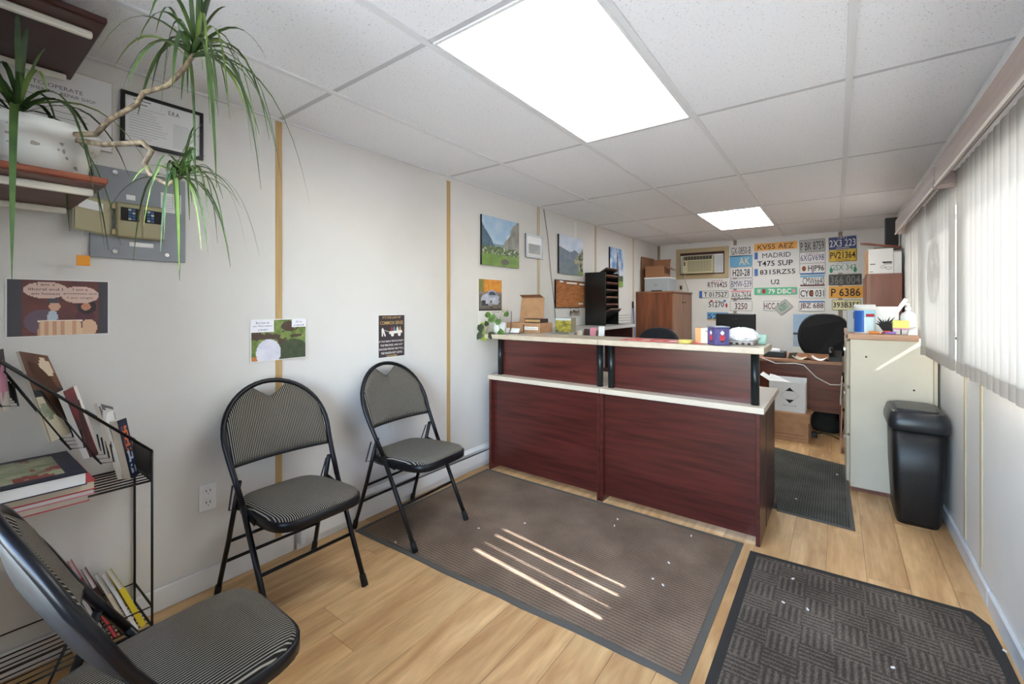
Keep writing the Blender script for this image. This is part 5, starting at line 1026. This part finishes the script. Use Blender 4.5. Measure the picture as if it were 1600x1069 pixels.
# ------------------------------------------------------------------ office chairs
def office_chair(label, loc, rz, h=1.1, wd=.46, cm='black_fabric'):
    T = thing('office_chair', label, 'chair', loc, rz, 'black office chairs')      # local: facing -y
    sh = []
    def ring(s_, y): return [(wd / 2 * s_ * math.copysign(abs(math.cos(a)) ** .7, math.cos(a)), y + .05 * (math.cos(a) ** 2) * -1 + .03 * math.sin(a), .72 + (h - .72) / 1 * .5 + (h - .56) / 2 * s_ * math.sin(a)) for a in [k2 * 2 * PI / 28 for k2 in range(28)]]
    MB().rings([ring(.9, .20), ring(1, .215), ring(1, .25), ring(.94, .265)]).build('backrest', cm, T)
    MB().rings([ring(1.005, .225), ring(1.03, .23), ring(1.03, .243), ring(1.005, .247)], closed=True).build('backrest_rim', 'bin_lid', T)
    MB().rings([[(a * s_, b_ * s_ - .02, z) for a, b_ in rrect(.48, .46, .1, 5)] for s_, z in ((.9, .42), (1, .44), (1, .47), (.93, .495))]).build('seat', cm, T)
    MB().tube([(0, .02, .42), (0, .02, .10)], .025, 10).build('gas_column', 'black_metal', T); MB().obox((0, .2, .52), (.06, 0, 0), (0, .12, 0), (0, 0, .28)).build('back_bracket', 'black_plastic', T)
    for s_ in (-1, 1): MB().tube([(s_ * .26, .12, .44), (s_ * .28, .12, .64), (s_ * .28, .06, .66)], .014, 7).build('arm_post', 'black_plastic', T); MB().box(s_ * .28 - .03, -.16, .66, s_ * .28 + .03, .12, .69).build('arm_pad', 'black_plastic', T, bevel=.01)
    for q in range(5):
        a = q * 2 * PI / 5 + .3; l_ = MB().tube([(0, .02, .10), (.27 * math.cos(a), .02 + .27 * math.sin(a), .07)], [.024, .014], 7).build('base_leg', 'black_plastic', T)
        MB().tube([(.27 * math.cos(a) - .012, .02 + .27 * math.sin(a), .028), (.27 * math.cos(a) + .012, .02 + .27 * math.sin(a), .028)], .028, 10).build('caster', 'rubber', l_)
    return T
office_chair('large black office chair with rounded back behind the wooden office desk', (-.12, 6.22, 0), 0, 1.09, .52)
office_chair('dark blue-black office chair pulled up behind the reception desk', (-1.30, 3.85, 0), math.radians(8), .985, .40, mat('navy_fabric', '#16181f', .8))
office_chair('small dark chair standing at the far end of the side counter', (-1.86, 5.45, 0), math.radians(-20), .885, .34, mat('grey_fabric', '#2b2b2d', .8))
# ------------------------------------------------------------------ boxes on the floor by the desk
T = thing('archive_box', 'brown lidded cardboard archive box on the floor under the white carton', 'box', (-.36, 5.0, 0)); W(T).box(-.56, 4.87, .0, -.21, 5.17, .20).build('body', 'cardboard'); W(T).box(-.57, 4.86, .185, -.20, 5.175, .262).build('lid', 'cardboard', bevel=.002); W(T).box(-.55, 4.869, .06, -.24, 4.87, .066).box(-.55, 4.869, .03, -.22, 4.87, .034).build('printed_lines', 'cardboard_dark')
T = thing('paper_carton', 'white open carton with a black diamond mark standing on the archive box', 'box', (-.38, 5.0, .263)); x0, x1, y0, y1, z0, z1 = -.53, -.235, 4.92, 5.16, .263, .545
W(T).box(x0, y0, z0, x1, y1, z0 + .004).box(x0, y0, z0 + .004, x1, y0 + .004, z1).box(x0, y1 - .004, z0 + .004, x1, y1, z1 + .02).box(x0, y0 + .004, z0 + .004, x0 + .004, y1 - .004, z1).box(x1 - .004, y0 + .004, z0 + .004, x1, y1 - .004, z1).build('walls', 'paper')
W(T).hexa([(x0, y0, z1), (x0 + .004, y0, z1), (x0 + .004, y1, z1), (x0, y1, z1)], [(x0 - .08, y0, z1 + .05), (x0 - .076, y0, z1 + .05), (x0 - .076, y1, z1 + .05), (x0 - .08, y1, z1 + .05)]).build('flap', 'paper'); W(T).hexa([(x0, y0, z1), (x1 - .12, y0, z1), (x1 - .12, y0 + .004, z1), (x0, y0 + .004, z1)], [(x0, y0 + .06, z1 + .06), (x0 + .05, y0 + .06, z1 + .05), (x0 + .05, y0 + .064, z1 + .05), (x0, y0 + .064, z1 + .06)]).build('flap', 'paper')
def dia(pts, nm): W(T).plate([(-.36 + a, .42 + b_) for a, b_ in pts], y0 - .0006, y0 - .0001).build(nm, 'ink')
dia([(-.035, .04), (.035, .04), (0, .075)], 'printed_triangle'); dia([(-.035, -.04), (0, -.075), (.035, -.04)], 'printed_triangle')
for s_ in (-1, 1):
    for t_ in (-1, 1): dia([(s_ * .075, 0), (s_ * .0735, 0), (s_ * .0, t_ * .0735), (s_ * .0, t_ * .0755)], 'printed_edge')
lt = text('Made in Canada', 'ink_grey', T, 0, 0, .11, .012, 0); lt.location = (-.36 + .38, y0 - .0006 - 5.0, .325 - .263)
T = thing('floor_bag', 'dark grey-green bag lying on the floor under the office desk', 'bag', (-.08, 5.5, 0)); W(T).rings([[(-.08 + .13 * s_ * math.cos(a * PI / 8) * (1 + .1 * rnd(a, 1)), 5.55 + .17 * s_ * math.sin(a * PI / 8), z) for a in range(16)] for s_, z in ((.9, 0), (1, .06), (.95, .13), (.7, .19), (.25, .21))]).build('bag_body', mat('bag_dark', '#2c302d', .9)); W(T).tube([(-.15, 5.38, .14), (-.10, 5.35, .11), (.02, 5.36, .14)], .008, 6).build('strap', 'ink')
T = thing('power_cable', 'black power cable with plug lying under the office desk', 'cable', (-.15, 5.2, 0)); W(T).tube([(-.19, 5.15, .02), (-.12, 5.12, .06), (-.05, 5.2, .03), (.02, 5.18, .008)], .006, 6).build('cable', 'ink'); W(T).box(-.20, 5.12, .0, -.15, 5.18, .05).build('plug', 'black_plastic', bevel=.005)
for q, (z0, z1, mm, lb) in enumerate(((.02, .40, 'pine_board', 'tan panel leaning against the drawer side of the filing cabinet'), (.41, .64, 'cover_cream', 'cream folder stuck to the drawer side of the filing cabinet'))):
    T = thing('leaning_panel', lb, 'panel', (.03, 4.75, z0)); W(T).hexa([(.022, 4.72 + .04 * q, z0 if q else 0), (.030, 4.72 + .04 * q, z0 if q else 0), (.030, 4.95, z0 if q else 0), (.022, 4.95, z0 if q else 0)], [(.034, 4.74 + .04 * q, z1), (.041, 4.74 + .04 * q, z1), (.041, 4.95, z1), (.034, 4.95, z1)]).build('panel', mm)
# ------------------------------------------------------------------ brown cupboard by the window, with boxes on top
T = thing('wall_cupboard', 'reddish brown cupboard standing against the window wall behind the filing cabinet', 'cupboard', (.38, 5.8, 0)); W(T).box(.245, 5.60, 0, XR - .018, 6.2, 1.59).build('body', 'hutch_wood', bevel=.002); W(T).box(.233, 5.62, .05, .245, 5.90, 1.57).build('door', 'hutch_wood', bevel=.002); W(T).box(.233, 5.91, .05, .245, 6.18, 1.57).build('door', 'hutch_wood', bevel=.002); W(T).box(.238, 5.594, 0, .268, 5.60, 1.59).build('edge_strip', 'cabinet_door')
T = thing('carton', 'white cardboard carton with line drawings of goggles on the brown cupboard', 'box', (.36, 5.7, 1.59)); W(T).box(.253, 5.60, 1.591, .44, 5.95, 1.835).build('carton', 'paper', bevel=.002); W(T).box(.238, 5.62, 1.591, .253, 5.95, 1.83).build('side_flap', 'cardboard')
for a, b_, w_, h_ in ((.285, 1.685, .04, .008), (.395, 1.70, .07, .014), (.40, 1.685, .06, .006), (.275, 1.61, .025, .005)): W(T).box(a - w_ / 2, 5.5992, b_ - h_ / 2, a + w_ / 2, 5.5998, b_ + h_ / 2).build('printed_mark', 'ink')
for a, b_, rx in ((.365, 1.655, .017), (.405, 1.643, .022)): W(T).tube([(a + rx * math.cos(t_ * PI / 8), 5.5992, b_ + .012 * math.sin(t_ * PI / 8)) for t_ in range(16)], .0016, 4, closed=True).build('printed_drawing', 'ink')
T = thing('carton', 'plain white carton wedged beside the drawn carton on the brown cupboard', 'box', (.47, 5.7, 1.59)); W(T).box(.442, 5.61, 1.591, .502, 5.93, 1.80).build('carton', 'white_paint', bevel=.002)
T = thing('loose_plank', 'short dark wooden plank lying on the cartons near the ceiling', 'plank', (.38, 5.7, 1.84)); W(T).hexa([(.19, 5.60, 1.895), (.50, 5.62, 1.836), (.50, 5.69, 1.836), (.19, 5.67, 1.895)], [(.19, 5.60, 1.91), (.50, 5.62, 1.851), (.50, 5.69, 1.851), (.19, 5.67, 1.91)]).build('plank', 'shelf_wood')
T = thing('loose_plank', 'greyish wooden plank lying level across both cartons', 'plank', (.41, 5.8, 1.836)); W(T).box(.30, 5.72, 1.836, .505, 5.85, 1.86).build('plank', 'ac_vent')
T = thing('speaker_box', 'tall black box standing on the planks under the ceiling corner', 'box', (.46, 5.85, 1.86)); W(T).box(.40, 5.86, 1.861, .50, 5.98, 2.17).build('cabinet', 'black_plastic'); W(T).box(.41, 5.857, 1.90, .49, 5.86, 2.14).build('grille', 'ink')
# ------------------------------------------------------------------ on the filing cabinet board
ZB = 1.0852
def at(u, y): return px(u, 500, 1, y).x
x = at(1351, 3.93); T = thing('wipes_canister', 'blue and white cleaning wipes canister with a white cap', 'canister', (x, 3.93, ZB))
W(T).lathe([(.056, 0), (.058, .004), (.058, .165)], (x, 3.93, ZB), 24).build('body', 'white_plastic'); W(T).lathe([(.060, .166), (.061, .17), (.060, .195), (.055, .2), (0, .2)], (x, 3.93, ZB), 24, cap=False).build('cap', 'white_plastic')
def wrap(r, a0, a1, z0, z1, mm, nm): 
    s = W(T); vs = [(x + r * math.cos(math.radians(a0 + (a1 - a0) * q / 10)), 3.93 + r * math.sin(math.radians(a0 + (a1 - a0) * q / 10)), ZB + z) for z in (z0, z1) for q in range(11)]
    s.add(vs, [(q, q + 1, q + 12, q + 11) for q in range(10)], True).build(nm, mm)
wrap(.0588, 150, 265, .008, .158, mat('label_blue', '#2a62b8', .35), 'label_panel'); wrap(.0588, 265, 400, .11, .158, mat('label_sky', '#9fd0e6', .35), 'label_panel'); wrap(.0589, 265, 380, .02, .11, mat('label_pale', '#cfe8ef', .35), 'label_panel'); wrap(.0592, 275, 330, .115, .135, 'ink_red', 'label_mark')
x = at(1333, 4.02); T = thing('carton', 'pale grey carton partly behind the wipes canister', 'box', (x, 4.02, ZB)); W(T).box(x - .035, 3.99, ZB, x + .045, 4.12, ZB + .16).build('carton', 'pale_grey', bevel=.002); W(T).box(x + .0, 3.9892, ZB + .10, x + .03, 3.9898, ZB + .145).build('printed_mark', 'ink')
x = at(1386, 4.0); T = thing('carton', 'white carton printed with a black jagged plant motif', 'box', (x, 4.0, ZB)); W(T).box(x - .085, 3.98, ZB, x + .06, 4.10, ZB + .185).build('carton', 'paper', bevel=.002)
s = W(T)
for q in range(9): a = math.radians(20 + 17 * q); c_ = (x - .01, ZB + .045); l_ = .05 + .05 * rnd(q, 3); s.plate([(c_[0] + .012 * math.cos(a + 1.57), c_[1] + .012 * math.sin(a + 1.57)), (c_[0] + .012 * math.cos(a - 1.57), c_[1] + .012 * math.sin(a - 1.57)), (c_[0] + l_ * math.cos(a), c_[1] + l_ * math.sin(a))], 3.9790 - .0001 * q, 3.9798)
s.plate([(x - .05, ZB + .06), (x + .05, ZB + .05), (x + .055, ZB + .01), (x - .02, ZB + .01)], 3.9785, 3.9798); s.build('printed_motif', 'ink')['kind'] = 'stuff'
x = at(1407, 3.92); T = thing('sticky_notes', 'stack of yellow and pink sticky notes in a clear dispenser', 'notes', (x, 3.92, ZB)); W(T).box(x - .038, 3.90, ZB, x + .04, 3.96, ZB + .03).build('white_pad', 'paper')
for z, h_, mm in ((.03, .012, 'cover_pink'), (.042, .05, mat('note_yellow', '#dfe07a', .8))): W(T).box(x - .04, 3.895, ZB + z, x + .042, 3.955, ZB + z + h_).build('note_pad', mm)
W(T).box(x - .003, 3.8935, ZB, x + .004, 3.895, ZB + .035).build('holder_bar', 'ac_dark')
x = at(1420, 3.97); T = thing('pump_bottle', 'clear sanitizer pump bottle beside the sticky notes', 'bottle', (x, 3.99, ZB)); W(T).lathe([(.04, 0), (.042, .004), (.042, .12), (.034, .14), (.014, .15), (.014, .16)], (x, 4.0, ZB), 18).build('bottle', 'clear_bottle'); W(T).lathe([(.016, .16), (.016, .178), (.006, .18), (.006, .205)], (x, 4.0, ZB), 12).build('pump', 'white_plastic'); W(T).tube([(x, 4.0, ZB + .205), (x - .045, 3.99, ZB + .20)], .007, 6).build('nozzle', 'white_plastic')
T = thing('paper_pile', 'loose white papers at the window end of the cabinet board', 'papers', (.375, 3.9, ZB)); W(T).hexa([(.372, 3.83, ZB), (.42, 3.83, ZB), (.42, 3.94, ZB), (.372, 3.94, ZB)], [(.38, 3.85, ZB + .03), (.42, 3.84, ZB + .05), (.42, 3.93, ZB + .055), (.38, 3.935, ZB + .035)]).build('papers', 'paper')
for u, mm, nm, lb in ((1366, mat('marker_orange', '#f0913a', .4), 'highlighter', 'orange highlighter lying at the edge of the cabinet board'), (1392, mat('marker_purple', '#a77fd0', .4), 'highlighter', 'purple highlighter lying at the edge of the cabinet board')):
    x = at(u, 3.84); T = thing(nm, lb, 'marker', (x, 3.84, ZB)); W(T).tube([(x - .028, 3.845, ZB + .009), (x + .026, 3.835, ZB + .009)], .009, 8).build('barrel', mm); W(T).tube([(x + .026, 3.835, ZB + .009), (x + .036, 3.833, ZB + .009)], [.007, .004], 8).build('tip', 'paper')
x = at(1380, 3.86); T = thing('scissors', 'red-handled scissors lying on the cabinet board', 'scissors', (x, 3.86, ZB))
for s_ in (-1, 1): W(T).tube([(x + s_ * .018 + .015 * math.cos(a * PI / 5), 3.86 + .018 * math.sin(a * PI / 5), ZB + .012 + .006 * s_) for a in range(10)], .0055, 6, closed=True).build('handle', mat('scissor_red', '#d2452c', .4)); W(T).tube([(x + s_ * .01, 3.875, ZB + .01), (x - s_ * .006, 3.95, ZB + .006)], .004, 6).build('blade', 'chrome')
T = thing('white_tube', 'white cardboard tube leaning from the cabinet board to the blind', 'tube', (.35, 4.3, ZB)); W(T).tube([(.28, 4.32, ZB + .012), (.415, 4.36, ZB + .24)], .014, 12).build('tube', 'white_plastic')
